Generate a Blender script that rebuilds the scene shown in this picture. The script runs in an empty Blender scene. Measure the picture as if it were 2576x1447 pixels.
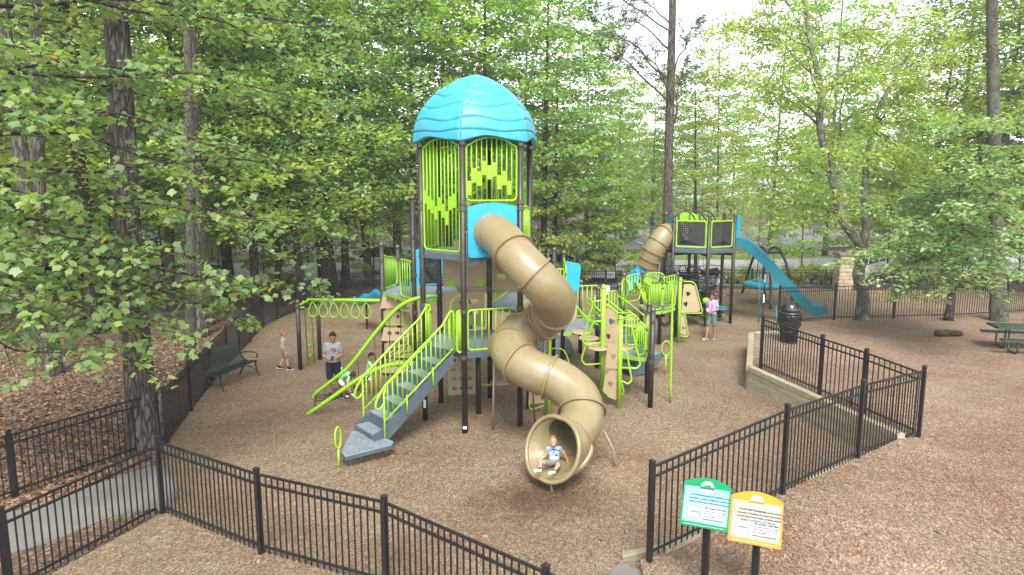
import bpy, math, random
import numpy as np
from mathutils import Vector, Matrix, Quaternion
random.seed(7)
RNG = np.random.default_rng(11)
SC = bpy.context.scene
COL = SC.collection
# ---------------------------------------------------------------- camera
CAM_H = 5.5
PITCH = math.radians(8.4)
cd = bpy.data.cameras.new('camera'); cam = bpy.data.objects.new('camera', cd); COL.objects.link(cam)
cam.location = (0, 0, CAM_H); cam.rotation_euler = (math.radians(90) - PITCH, 0, 0)
cd.sensor_width = 36; cd.lens = 24.0; cd.clip_end = 2000; cd.clip_start = .1
SC.camera = cam
# ---------------------------------------------------------------- light
SUN_EL, SUN_AZ = math.radians(50), math.radians(176)      # azimuth measured from +Y towards +X
w = bpy.data.worlds.new('World'); SC.world = w; w.use_nodes = True
nt = w.node_tree; bg = nt.nodes['Background']
sky = nt.nodes.new('ShaderNodeTexSky'); sky.sky_type = 'NISHITA'; sky.sun_disc = False
sky.sun_elevation = SUN_EL; sky.sun_rotation = SUN_AZ; sky.air_density = 1.0; sky.dust_density = 1.0; sky.ozone_density = 1.0
hs = nt.nodes.new('ShaderNodeHueSaturation'); hs.inputs['Saturation'].default_value = .22
nt.links.new(sky.outputs[0], hs.inputs['Color']); nt.links.new(hs.outputs[0], bg.inputs['Color'])
bg.inputs['Strength'].default_value = .15
sd = bpy.data.lights.new('sun', 'SUN'); so = bpy.data.objects.new('sun', sd); COL.objects.link(so)
sd.energy = 1.9; sd.angle = math.radians(22); sd.color = (1, .95, .86)
sv = Vector((math.sin(SUN_AZ) * math.cos(SUN_EL), math.cos(SUN_AZ) * math.cos(SUN_EL), math.sin(SUN_EL)))
so.rotation_euler = (-sv).to_track_quat('-Z', 'Y').to_euler(); so.location = sv * 60
vs = SC.view_settings; vs.view_transform = 'Standard'; vs.look = 'None'; vs.gamma = 1; vs.use_curve_mapping = False
vs.exposure = 1.8
SC.render.engine = 'CYCLES'
SC.cycles.max_bounces = 6; SC.cycles.diffuse_bounces = 4; SC.cycles.transmission_bounces = 4; SC.cycles.transparent_max_bounces = 8
# ---------------------------------------------------------------- helpers: pixel of the reference view -> world point
FPX = 1717.; _c, _s = math.cos(PITCH), math.sin(PITCH)
def _ray(px, py):
    a = (px - 1288) / FPX; b = (723.5 - py) / FPX
    return (a, _c + b * _s, -_s + b * _c)
def G(px, py, z=0.0):
    r = _ray(px, py); t = (z - CAM_H) / r[2]
    return Vector((r[0] * t, r[1] * t, z))
def D(px, py, y):
    r = _ray(px, py); t = y / r[1]
    return Vector((r[0] * t, y, r[2] * t + CAM_H))
# ---------------------------------------------------------------- helpers: objects
OFF = {}
def off(o): return OFF.get(o.name, Vector((0, 0, 0))) if o else Vector((0, 0, 0))
def tag(o, label=None, cat=None, group=None, kind=None):
    if label: o['label'] = label
    if cat: o['category'] = cat
    if group: o['group'] = group
    if kind: o['kind'] = kind
    return o
def empty(name, loc, label, cat, group=None):
    o = bpy.data.objects.new(name, None); o.empty_display_size = .1; o.location = loc; COL.objects.link(o)
    OFF[o.name] = Vector(loc)
    return tag(o, label, cat, group)
def mesh_np(name, V, F, mat, smooth=False, tint=None):
    """V (n,3) array; F (m,k) array of equal-sized faces"""
    V = np.asarray(V, np.float32); F = np.asarray(F, np.int32)
    me = bpy.data.meshes.new(name); m, k = F.shape
    me.vertices.add(len(V)); me.vertices.foreach_set('co', V.ravel())
    me.loops.add(m * k); me.loops.foreach_set('vertex_index', F.ravel())
    me.polygons.add(m); me.polygons.foreach_set('loop_start', np.arange(0, m * k, k, dtype=np.int32))
    if smooth: me.polygons.foreach_set('use_smooth', np.ones(m, bool))
    if tint is not None:
        a = me.attributes.new('tint', 'FLOAT', 'POINT'); a.data.foreach_set('value', np.asarray(tint, np.float32))
    me.update(calc_edges=True); me.materials.append(mat)
    return me
def link(name, me, parent=None, loc=None):
    o = bpy.data.objects.new(name, me); COL.objects.link(o)
    if parent is not None: o.parent = parent; OFF[o.name] = off(parent)
    if loc is not None: o.location = loc
    return o
def add(name, V, F, mat, parent=None, smooth=False):
    """mesh from world-space vertices, as a part of parent (or a top-level mesh)"""
    o_ = off(parent)
    me = bpy.data.meshes.new(name)
    me.from_pydata([(v[0] - o_.x, v[1] - o_.y, v[2] - o_.z) for v in V], [], F)
    if smooth:
        me.polygons.foreach_set('use_smooth', [True] * len(me.polygons))
    me.update(); me.materials.append(mat)
    return link(name, me, parent)
def copy_part(src, parent, loc):
    o = src.copy(); COL.objects.link(o); o.parent = parent; o.location = loc; OFF[o.name] = off(parent)
    return o
def join(parts):
    V = []; F = []
    for v, f in parts:
        n = len(V); V += [tuple(x) for x in v]; F += [tuple(i + n for i in q) for q in f]
    return V, F
def spline(pts, n=8, closed=False):
    """Catmull-Rom through pts, n samples per span"""
    P = [Vector(p) for p in pts]; out = []
    m = len(P); rng_ = range(m if closed else m - 1)
    for i in rng_:
        if closed: a, b, c, d = P[i - 1], P[i], P[(i + 1) % m], P[(i + 2) % m]
        else:
            b, c = P[i], P[i + 1]; a = P[i - 1] if i > 0 else b * 2 - c; d = P[i + 2] if i + 2 < m else c * 2 - b
        for k in range(n):
            t = k / n
            out.append(.5 * ((2 * b) + (c - a) * t + (2 * a - 5 * b + 4 * c - d) * t * t + (3 * b - a - 3 * c + d) * t ** 3))
    if not closed: out.append(P[-1])
    return out
def frames(P, closed=False, up=None):
    """parallel-transport frames along P"""
    n = len(P); T = []
    for i in range(n):
        a = P[i - 1] if (i > 0 or closed) else P[i]; b = P[(i + 1) % n] if (i < n - 1 or closed) else P[i]
        t = (b - a); T.append(t.normalized() if t.length > 1e-9 else Vector((0, 0, 1)))
    u = up or (Vector((0, 0, 1)) if abs(T[0].z) < .9 else Vector((1, 0, 0)))
    u = (u - T[0] * u.dot(T[0])).normalized(); N = [u]
    for i in range(1, n):
        q = T[i - 1].rotation_difference(T[i]); u = q @ u; u = (u - T[i] * u.dot(T[i])).normalized(); N.append(u)
    return T, N, [T[i].cross(N[i]) for i in range(n)]
def tube(pts, r, n=8, closed=False, cap=True):
    P = [Vector(p) for p in pts]; m = len(P)
    R = r if isinstance(r, (list, tuple)) else [r] * m
    T, N, B = frames(P, closed); V = []; F = []
    for i in range(m):
        for k in range(n):
            a = 2 * math.pi * k / n
            V.append(P[i] + (N[i] * math.cos(a) + B[i] * math.sin(a)) * R[i])
    for i in range(m if closed else m - 1):
        j = (i + 1) % m
        for k in range(n):
            l = (k + 1) % n; F.append((i * n + k, i * n + l, j * n + l, j * n + k))
    if cap and not closed:
        F.append(tuple(range(n - 1, -1, -1))); F.append(tuple((m - 1) * n + k for k in range(n)))
    return V, F
def obox(c, hx, hy, hz, ux=None, uz=None):
    """oriented box: half sizes, x axis ux, z axis uz"""
    c = Vector(c); ux = (ux or Vector((1, 0, 0))).normalized(); uz = (uz or Vector((0, 0, 1))); uz = (uz - ux * uz.dot(ux)).normalized(); uy = uz.cross(ux)
    V = [c + ux * (sx * hx) + uy * (sy * hy) + uz * (sz * hz) for sx in (-1, 1) for sy in (-1, 1) for sz in (-1, 1)]
    return V, [(0, 1, 3, 2), (4, 6, 7, 5), (0, 4, 5, 1), (2, 3, 7, 6), (0, 2, 6, 4), (1, 5, 7, 3)]
def bar(p, q, w, h, up=None):
    p = Vector(p); q = Vector(q); d = q - p
    return obox((p + q) / 2, d.length / 2, w / 2, h / 2, d, up or Vector((0, 0, 1)))
def prism(poly, ext):
    """planar polygon (3D points) extruded by vector ext"""
    n = len(poly); ext = Vector(ext); V = [Vector(p) for p in poly] + [Vector(p) + ext for p in poly]
    F = [tuple(range(n - 1, -1, -1)), tuple(range(n, 2 * n))] + [(i, (i + 1) % n, n + (i + 1) % n, n + i) for i in range(n)]
    return V, F
def lathe(c, prof, n=16, axis=None):
    c = Vector(c); V = []; F = []; m = len(prof)
    a = (axis or Vector((0, 0, 1))).normalized(); u = a.orthogonal().normalized(); v = a.cross(u)
    for r, z in prof:
        for k in range(n):
            t = 2 * math.pi * k / n; V.append(c + a * z + (u * math.cos(t) + v * math.sin(t)) * r)
    for i in range(m - 1):
        for k in range(n):
            l = (k + 1) % n; F.append((i * n + k, i * n + l, (i + 1) * n + l, (i + 1) * n + k))
    F.append(tuple(range(n - 1, -1, -1))); F.append(tuple((m - 1) * n + k for k in range(n)))
    return V, F
def sphere(c, rx, ry=None, rz=None, n=12, m=8):
    c = Vector(c); ry = ry or rx; rz = rz or rx; V = []; F = []
    for i in range(m + 1):
        th = math.pi * i / m
        for k in range(n):
            ph = 2 * math.pi * k / n
            V.append(c + Vector((rx * math.sin(th) * math.cos(ph), ry * math.sin(th) * math.sin(ph), rz * math.cos(th))))
    for i in range(m):
        for k in range(n):
            l = (k + 1) % n; F.append((i * n + k, (i + 1) * n + k, (i + 1) * n + l, i * n + l))
    return V, F
def curve_mesh(splines, thick, bevel=0.0):
    """filled 2D outlines (first outer, rest holes) as mesh data"""
    cu = bpy.data.curves.new('outline', 'CURVE'); cu.dimensions = '2D'; cu.fill_mode = 'BOTH'; cu.extrude = thick / 2
    for s in splines:
        sp = cu.splines.new('POLY'); sp.points.add(len(s) - 1); sp.use_cyclic_u = True
        for p, (x, y) in zip(sp.points, s): p.co = (x, y, 0, 1)
    ob = bpy.data.objects.new('outline', cu); me = bpy.data.meshes.new_from_object(ob)
    bpy.data.objects.remove(ob); bpy.data.curves.remove(cu)
    return me
def place_mesh(name, me, o, ux, uy, mat, parent):
    """place 2D mesh data: local x -> ux, local y -> uy, at world point o"""
    ux = Vector(ux).normalized(); uy = Vector(uy); uy = (uy - ux * uy.dot(ux)).normalized(); uz = ux.cross(uy)
    M = Matrix((ux, uy, uz)).transposed().to_4x4(); M.translation = Vector(o) - off(parent)
    me.transform(M); me.materials.clear(); me.materials.append(mat); me.name = name
    return link(name, me, parent)
def plate(name, outer, holes, thick, o, ux, uy, mat, parent):
    return place_mesh(name, curve_mesh([outer] + list(holes), thick), o, ux, uy, mat, parent)
def text_mesh(s, size, align='LEFT', bold=0.0):
    cu = bpy.data.curves.new('lettering', 'FONT'); cu.body = s; cu.size = size; cu.align_x = align; cu.offset = bold; cu.resolution_u = 3
    ob = bpy.data.objects.new('lettering', cu); me = bpy.data.meshes.new_from_object(ob)
    bpy.data.objects.remove(ob); bpy.data.curves.remove(cu)
    return me
def circle(x, y, r, n=14, ry=None, ph=0): return [(x + r * math.cos(2 * math.pi * k / n + ph), y + (ry or r) * math.sin(2 * math.pi * k / n + ph)) for k in range(n)]
def rrect(x0, y0, x1, y1, r, n=4):
    out = []
    for cx, cy, a in ((x1 - r, y1 - r, 0), (x0 + r, y1 - r, 90), (x0 + r, y0 + r, 180), (x1 - r, y0 + r, 270)):
        for k in range(n + 1):
            t = math.radians(a + 90 * k / n); out.append((cx + r * math.cos(t), cy + r * math.sin(t)))
    return out
# ---------------------------------------------------------------- materials
def nm(name):
    m = bpy.data.materials.new(name); m.use_nodes = True
    n = m.node_tree.nodes; return m, n, m.node_tree.links, n['Principled BSDF']
def mixcol(N, L, fac, a, b, typ='MIX'):
    x = N.new('ShaderNodeMix'); x.data_type = 'RGBA'; x.blend_type = typ
    if hasattr(fac, 'links'): L.new(fac, x.inputs[0])
    else: x.inputs[0].default_value = fac
    for i, v in ((6, a), (7, b)):
        if hasattr(v, 'links'): L.new(v, x.inputs[i])
        else: x.inputs[i].default_value = (*v, 1)
    return x.outputs[2]
def noise(N, L, scale, detail=4, rough=.6, coord=None):
    x = N.new('ShaderNodeTexNoise'); x.inputs['Scale'].default_value = scale; x.inputs['Detail'].default_value = detail; x.inputs['Roughness'].default_value = rough
    if coord is not None: L.new(coord, x.inputs['Vector'])
    return x.outputs[0]
def ramp(N, L, fac, stops):
    x = N.new('ShaderNodeValToRGB'); e = x.color_ramp.elements
    while len(e) < len(stops): e.new(.5)
    for q, (p, c) in zip(e, stops): q.position = p; q.color = (*c, 1) if len(c) == 3 else c
    L.new(fac, x.inputs[0]); return x.outputs[0]
def geo(N): return N.new('ShaderNodeNewGeometry').outputs['Position']
def bump(N, L, h, B, strength=.4, dist=.02):
    x = N.new('ShaderNodeBump'); x.inputs['Strength'].default_value = strength; x.inputs['Distance'].default_value = dist
    L.new(h, x.inputs['Height']); L.new(x.outputs[0], B.inputs['Normal'])
def paint(name, col, rough=.4, var=.12, dirt=None, spec=.5, metal=0, grain=0, coat=0, dscale=1.3):
    """painted or moulded surface: colour with slight blotches, dust and fine grain"""
    m, N, L, B = nm(name); g = geo(N)
    a = noise(N, L, dscale, 5, .65, g)
    lo = tuple(c * (1 - var) for c in col); hi = tuple(min(1, c * (1 + var)) for c in col)
    c = ramp(N, L, a, [(.3, lo), (.7, hi)])
    if dirt:
        d = noise(N, L, 3.7, 6, .7, g); f = ramp(N, L, d, [(.5, (0, 0, 0)), (.8, (dirt[3],) * 3)])
        c = mixcol(N, L, f, c, dirt[:3])
    L.new(c, B.inputs['Base Color']); B.inputs['Roughness'].default_value = rough; B.inputs['Metallic'].default_value = metal
    B.inputs['Specular IOR Level'].default_value = spec; B.inputs['Coat Weight'].default_value = coat
    rr = ramp(N, L, noise(N, L, 5, 4, .6, g), [(.3, (rough * .85,) * 3), (.7, (min(1, rough * 1.2),) * 3)]); L.new(rr, B.inputs['Roughness'])
    if grain: bump(N, L, noise(N, L, 160, 2, .5, g), B, grain, .004)
    return m
def leafmat(name, stops, trans=(.30, .45, .05), tw=.45, rough=.42, spec=.35):
    m, N, L, B = nm(name)
    at = N.new('ShaderNodeAttribute'); at.attribute_name = 'tint'
    c = ramp(N, L, at.outputs['Fac'], stops)
    oi = N.new('ShaderNodeObjectInfo'); h = N.new('ShaderNodeHueSaturation')
    mr = N.new('ShaderNodeMapRange'); mr.inputs[3].default_value = .80; mr.inputs[4].default_value = 1.2; L.new(oi.outputs['Random'], mr.inputs[0])
    mh = N.new('ShaderNodeMapRange'); mh.inputs[3].default_value = .475; mh.inputs[4].default_value = .515
    ml = N.new('ShaderNodeMath'); ml.operation = 'MULTIPLY'; ml.inputs[1].default_value = 7.3; fr = N.new('ShaderNodeMath'); fr.operation = 'FRACT'
    L.new(oi.outputs['Random'], ml.inputs[0]); L.new(ml.outputs[0], fr.inputs[0]); L.new(fr.outputs[0], mh.inputs[0])
    L.new(c, h.inputs['Color']); L.new(mr.outputs[0], h.inputs['Value']); L.new(mh.outputs[0], h.inputs['Hue'])
    L.new(h.outputs[0], B.inputs['Base Color']); B.inputs['Roughness'].default_value = rough; B.inputs['Specular IOR Level'].default_value = spec
    t = N.new('ShaderNodeBsdfTranslucent'); tc = mixcol(N, L, 1.0, h.outputs[0], tuple(x for x in trans), 'MULTIPLY')
    g2 = N.new('ShaderNodeGamma'); g2.inputs[1].default_value = 1.0; L.new(tc, g2.inputs[0]); L.new(g2.outputs[0], t.inputs[0])
    mx = N.new('ShaderNodeMixShader'); mx.inputs[0].default_value = tw
    L.new(B.outputs[0], mx.inputs[1]); L.new(t.outputs[0], mx.inputs[2]); L.new(mx.outputs[0], N['Material Output'].inputs[0])
    return m
def barkmat(name, dark, light, moss=None, scale=9, stretch=.18):
    m, N, L, B = nm(name)
    tc = N.new('ShaderNodeTexCoord').outputs['Object']
    mp = N.new('ShaderNodeMapping'); mp.inputs['Scale'].default_value = (1, 1, stretch); L.new(tc, mp.inputs[0])
    v = N.new('ShaderNodeTexVoronoi'); v.feature = 'DISTANCE_TO_EDGE'; v.inputs['Scale'].default_value = scale * 1.6
    w_ = noise(N, L, scale, 5, .7, mp.outputs[0])
    wp = mixcol(N, L, .12, mp.outputs[0], w_); L.new(wp, v.inputs['Vector'])
    f = N.new('ShaderNodeMapRange'); f.inputs[2].default_value = .22; L.new(v.outputs[0], f.inputs[0])
    c = ramp(N, L, w_, [(.25, dark), (.75, light)])
    c = mixcol(N, L, f.outputs[0], tuple(x * .45 for x in dark), c)
    if moss: c = mixcol(N, L, ramp(N, L, noise(N, L, 2.3, 4, .6, tc), [(.45, (0, 0, 0)), (.62, (.75,) * 3)]), c, moss)
    L.new(c, B.inputs['Base Color']); B.inputs['Roughness'].default_value = .9; B.inputs['Specular IOR Level'].default_value = .15
    ad = N.new('ShaderNodeMath'); ad.operation = 'ADD'; L.new(f.outputs[0], ad.inputs[0]); L.new(w_, ad.inputs[1])
    bump(N, L, ad.outputs[0], B, .8, .03)
    return m
DUST = (.30, .24, .17)
M = {}
M['lime'] = paint('lime_powder_coat', (.205, .415, .010), .38, .07, (.26, .33, .06, .3), .45)
M['post'] = paint('bronze_powder_coat', (.020, .017, .015), .45, .15, (.10, .085, .07, .35), .5, grain=.15)
M['deck'] = paint('grey_deck_coating', (.165, .195, .225), .5, .12, (.36, .34, .31, .35), .4, grain=.6)
M['steel'] = paint('blue_grey_steel', (.058, .080, .104), .45, .08, (.22, .22, .21, .3), .45)
M['slide'] = paint('tan_moulded_plastic', (.198, .158, .080), .30, .10, (.28, .24, .16, .45), .5, dscale=.8)
M['slideflange'] = paint('tan_flange_plastic', (.185, .132, .064), .4, .08)
M['tan'] = paint('tan_sheet_plastic', (.33, .25, .148), .5, .05, (.40, .33, .24, .25), .35)
M['blue'] = paint('bright_blue_plastic', (.012, .275, .43), .36, .07, (.12, .33, .42, .3), .45)
M['roof'] = paint('turquoise_moulded_roof', (.030, .27, .36), .38, .12, (.14, .36, .42, .5), .5, dscale=2.2)
M['teal'] = paint('teal_moulded_plastic', (.010, .15, .20), .38, .08, (.05, .20, .24, .3), .45)
M['black'] = paint('black_fence_coat', (.010, .010, .011), .32, .2, (.05, .05, .045, .25), .5)
M['rope'] = paint('black_rope', (.015, .015, .017), .75, .3)
M['metal'] = paint('bright_metal', (.60, .60, .60), .28, .08, metal=1.0)
M['clamp'] = paint('clamp_bronze', (.055, .047, .040), .30, .1, spec=.6)
M['greenseat'] = paint('green_black_seat', (.009, .022, .016), .38, .2, spec=.6)
M['bag'] = paint('black_plastic_bag', (.008, .008, .009), .16, .2, spec=.7)
M['conc'] = paint('concrete', (.145, .138, .125), .85, .2, (.12, .10, .075, .6), .2, grain=.5)
M['asphalt'] = paint('asphalt', (.14, .14, .145), .85, .15, (.20, .19, .17, .4), .2)
M['white'] = paint('white_paint', (.78, .79, .80), .35, .03)
M['grey'] = paint('grey_box', (.10, .12, .14), .5, .12, (.2, .2, .19, .3))
# ================================================================ ground
def groundmat(name, cols, scale, patch, rough=.95, spots=()):
    m, N, L, B = nm(name); g = geo(N)
    wv = noise(N, L, 3.0, 3, .6, g); wc = mixcol(N, L, .25, g, wv, 'ADD')
    v = N.new('ShaderNodeTexVoronoi'); v.inputs['Scale'].default_value = scale; L.new(wc, v.inputs['Vector'])
    mp = N.new('ShaderNodeMapping'); mp.inputs['Scale'].default_value = (1, .35, 1); mp.inputs['Rotation'].default_value = (0, 0, .9); L.new(wc, mp.inputs[0])
    v2 = N.new('ShaderNodeTexVoronoi'); v2.inputs['Scale'].default_value = scale * 1.7; L.new(mp.outputs[0], v2.inputs['Vector'])
    sp = N.new('ShaderNodeSeparateColor'); L.new(v.outputs['Color'], sp.inputs[0]); sp2 = N.new('ShaderNodeSeparateColor'); L.new(v2.outputs['Color'], sp2.inputs[0])
    av = N.new('ShaderNodeMath'); av.operation = 'ADD'; L.new(sp.outputs[0], av.inputs[0]); L.new(sp2.outputs[1], av.inputs[1])
    hf = N.new('ShaderNodeMath'); hf.operation = 'MULTIPLY'; hf.inputs[1].default_value = .5; L.new(av.outputs[0], hf.inputs[0])
    c = ramp(N, L, hf.outputs[0], cols)
    pf = ramp(N, L, noise(N, L, .42, 6, .62, g), [(.40, (0, 0, 0)), (.66, (.8,) * 3)])
    c = mixcol(N, L, pf, c, mixcol(N, L, 1.0, c, patch, 'MULTIPLY'))
    pf2 = ramp(N, L, noise(N, L, 1.7, 5, .6, g), [(.52, (0, 0, 0)), (.75, (.55,) * 3)])
    c = mixcol(N, L, pf2, c, mixcol(N, L, 1.0, c, (1.35, 1.3, 1.25), 'MULTIPLY'))
    for sx_, sy_, r0_, r1_, tintc in spots:      # darker and paler patches with ragged outlines, the slide exit one worn
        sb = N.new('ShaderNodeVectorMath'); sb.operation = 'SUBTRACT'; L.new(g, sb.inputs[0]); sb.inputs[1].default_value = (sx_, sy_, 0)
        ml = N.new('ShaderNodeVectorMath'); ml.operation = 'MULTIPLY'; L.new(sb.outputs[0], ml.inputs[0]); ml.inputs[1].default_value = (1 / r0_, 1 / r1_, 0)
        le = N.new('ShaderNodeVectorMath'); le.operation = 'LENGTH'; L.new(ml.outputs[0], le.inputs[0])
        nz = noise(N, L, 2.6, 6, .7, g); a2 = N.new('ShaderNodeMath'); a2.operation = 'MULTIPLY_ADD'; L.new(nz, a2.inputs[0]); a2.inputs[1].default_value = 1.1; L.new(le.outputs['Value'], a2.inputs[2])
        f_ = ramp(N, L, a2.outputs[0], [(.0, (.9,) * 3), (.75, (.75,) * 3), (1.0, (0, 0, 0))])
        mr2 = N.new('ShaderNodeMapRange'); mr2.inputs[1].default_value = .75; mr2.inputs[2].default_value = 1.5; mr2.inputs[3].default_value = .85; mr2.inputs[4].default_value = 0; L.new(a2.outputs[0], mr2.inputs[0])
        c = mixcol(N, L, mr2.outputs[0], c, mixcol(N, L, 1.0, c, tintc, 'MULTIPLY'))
    L.new(c, B.inputs['Base Color']); B.inputs['Roughness'].default_value = rough; B.inputs['Specular IOR Level'].default_value = .15
    ad = N.new('ShaderNodeMath'); ad.operation = 'ADD'; L.new(hf.outputs[0], ad.inputs[0]); L.new(noise(N, L, 40, 4, .7, g), ad.inputs[1])
    bump(N, L, ad.outputs[0], B, .8, .03)
    return m
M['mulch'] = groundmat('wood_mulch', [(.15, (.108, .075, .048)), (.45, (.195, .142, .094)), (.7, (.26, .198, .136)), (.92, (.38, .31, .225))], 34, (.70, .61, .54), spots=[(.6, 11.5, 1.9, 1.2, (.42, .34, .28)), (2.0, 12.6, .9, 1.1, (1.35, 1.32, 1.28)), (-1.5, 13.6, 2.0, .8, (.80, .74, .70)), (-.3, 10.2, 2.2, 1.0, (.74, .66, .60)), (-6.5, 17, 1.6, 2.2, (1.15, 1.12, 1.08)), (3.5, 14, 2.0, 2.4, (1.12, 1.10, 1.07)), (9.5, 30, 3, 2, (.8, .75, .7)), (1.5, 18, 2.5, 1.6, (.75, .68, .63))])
M['litter'] = groundmat('leaf_litter', [(.15, (.060, .038, .026)), (.45, (.125, .082, .057)), (.7, (.18, .125, .09)), (.93, (.33, .26, .20))], 20, (.70, .62, .56))
M['soil'] = groundmat('bare_mulch_soil', [(.15, (.122, .080, .056)), (.45, (.22, .152, .107)), (.7, (.285, .206, .150)), (.92, (.42, .325, .25))], 34, (.62, .50, .42))
add('ground', [(-220, -25, 0), (220, -25, 0), (220, 260, 0), (-220, 260, 0)], [(0, 1, 2, 3)], M['litter'])['kind'] = 'structure'
# fence corner points
P0 = G(410, 1292); P1 = G(657, 1394); P2 = D(966, 1245, 0.1 + G(966, 1245, 1.38).y); P2 = G(966, 1245, 1.38); P2.z = 0; P3 = G(1373, 1418, 1.38); P3.z = 0
P4 = P3 + (P3 - P2) * 1.0
B1 = P0 + (G(0, 1274, 1.3) - P0) * 1.0; B1.z = 0; B2 = P0 + (B1 - P0) * 1.5
C0 = G(420, 1118); C1 = G(39, 1253); C2 = C0 + (C1 - C0) * 1.9
HD = 1.27
DP = [C0] + [G(x, y, HD) for x, y in ((473, 909), (525, 859), (567, 820), (598, 796), (624, 773), (658, 744), (695, 728), (740, 714))]
for p in DP: p.z = 0
BK = [DP[-1], Vector((-8.8, 33.6, 0)), Vector((-5, 34.4, 0)), Vector((-1, 35.2, 0)), Vector((3, 35.9, 0)), Vector((7, 36.3, 0)), Vector((11, 36.6, 0)), Vector((15, 36.7, 0)), Vector((19, 36.6, 0)), Vector((23, 36.2, 0)), Vector((27, 35.6, 0)), Vector((31, 34.6, 0))]
def up(px, py, z): return G(px, py, z)
E0 = up(1633, 1412, .21); E1 = up(1968, 1245, .60); E2 = up(2157, 1155, .50); E3 = up(2310, 1102, .42)
F2 = up(2168, 1040, .58); F1 = up(2060, 994, .64); F0 = up(1913, 928, .64)
W0 = up(1890, 838, .66); W1 = up(1888, 923, .66); W2 = up(2259, 1099, .60); WG = up(1962, 840, .58)
G0 = up(1958, 815, .38); G1 = up(2097, 806, .25); G2 = up(2247, 803, .30); G3 = up(2396, 800, .35); G4 = up(2530, 792, .40); G5 = G4 + Vector((5, 1.5, 0))
# playground mulch sheet
poly = [B2, B1, P0, C0] + DP[1:] + BK[1:] + [G5, G4, G3, G2, G1, G0, WG, W0, W1, W2, E3, E2, E1, E0, Vector((1.9, 7.5, 0)), Vector((2.2, 3, 0)), Vector((2.2, 1, 0)), Vector((-12, 1, 0))]
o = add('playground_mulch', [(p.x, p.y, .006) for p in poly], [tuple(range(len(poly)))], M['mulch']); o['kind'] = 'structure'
# raised ground on the right
from mathutils.geometry import delaunay_2d_cdt
ctrl = [(p.x, p.y, p.z) for p in (E0, E1, E2, E3, F2, F1, F0, W0, W1, W2, WG, G0, G1, G2, G3, G4, G5)] + [(24, 20, .45), (12, 18, .38), (16, 22, .40), (12, 12, .35), (9, 9, .25), (5, 7.5, .18), (2.2, 6.5, .08), (2, 3, .05), (14, 4, .3), (30, 8, .5), (36, 30, .5)]
CA = np.array(ctrl)
def zright(x, y):
    d2 = (CA[:, 0] - x) ** 2 + (CA[:, 1] - y) ** 2 + .02; wt = d2 ** -1.6
    return float((wt * CA[:, 2]).sum() / wt.sum())
RB = [Vector((2.0, 2.0, 0)), Vector((1.75, 7.5, 0)), E0 + Vector((-.12, .05, 0)), E1 + Vector((-.06, .08, 0)), E2 + Vector((-.06, .08, 0)), W2, W1, W0, WG, G0 + Vector((0, .15, 0)), G1 + Vector((0, .12, 0)), G2 + Vector((0, .12, 0)), G3 + Vector((0, .12, 0)), G4 + Vector((0, .12, 0)), G5, Vector((45, 30, 0)), Vector((45, 2, 0))]
bd = []
for i, a in enumerate(RB):
    b = RB[(i + 1) % len(RB)]; n = max(1, int((b - a).length / .6))
    for k in range(n): q = a.lerp(b, k / n); bd.append((q.x, q.y))
def inside(x, y, P):
    c = False; n = len(P)
    for i in range(n):
        x1, y1 = P[i]; x2, y2 = P[(i + 1) % n]
        if (y1 > y) != (y2 > y) and x < (x2 - x1) * (y - y1) / (y2 - y1) + x1: c = not c
    return c
gp = [(x, y) for x in np.arange(2, 45, .7) for y in np.arange(2, 34, .7) if inside(x, y, bd) and min((x - a) ** 2 + (y - b) ** 2 for a, b in bd) > .16]
v2, e2, f2, *_ = delaunay_2d_cdt([Vector(p) for p in bd + gp], [(i, (i + 1) % len(bd)) for i in range(len(bd))], [], 1, 1e-4)
Vr = [(p.x, p.y, zright(p.x, p.y) + .03 * math.sin(p.x * 2.1 + 1) * math.sin(p.y * 1.7)) for p in v2]
nb = len(bd); Fr = [tuple(f) for f in f2]
Vr += [(p[0], p[1], -.3) for p in Vr[:nb]]; n0 = len(v2)
Fr += [(i, (i + 1) % nb, n0 + (i + 1) % nb, n0 + i) for i in range(nb)]
o = add('raised_ground', Vr, Fr, M['soil']); o['kind'] = 'structure'
def on_right(px, py):
    z = .45
    for _ in range(6): p = G(px, py, z); z = zright(p.x, p.y) + .03 * math.sin(p.x * 2.1 + 1) * math.sin(p.y * 1.7)
    return G(px, py, z)
# concrete path and slab
def zp(px, py): return ((px) / 1.2045 * .629, (py / 1.2045 + 1100) * .629)
pth = [(-420, 1310), (0, 1165), (330, 1060), (620, 960), (735, 925), (790, 935), (835, 1000), (850, 1060), (842, 1110), (800, 1128), (720, 1132), (560, 1165), (420, 1215), (280, 1280), (0, 1360), (-520, 1600)]
pp = [G(*zp(*q)) for q in pth]
o = add('concrete_path', *prism([(p.x, p.y, -.05) for p in pp], (0, 0, .075)), M['conc']); o['kind'] = 'structure'
pp = [G(*q, .02) for q in ((1535, 1447), (1562, 1422), (1622, 1447), (1690, 1500), (1500, 1560))]
o = add('concrete_slab', *prism([(p.x, p.y, -.05) for p in pp], (0, 0, .12)), M['conc']); o['kind'] = 'structure'
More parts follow.
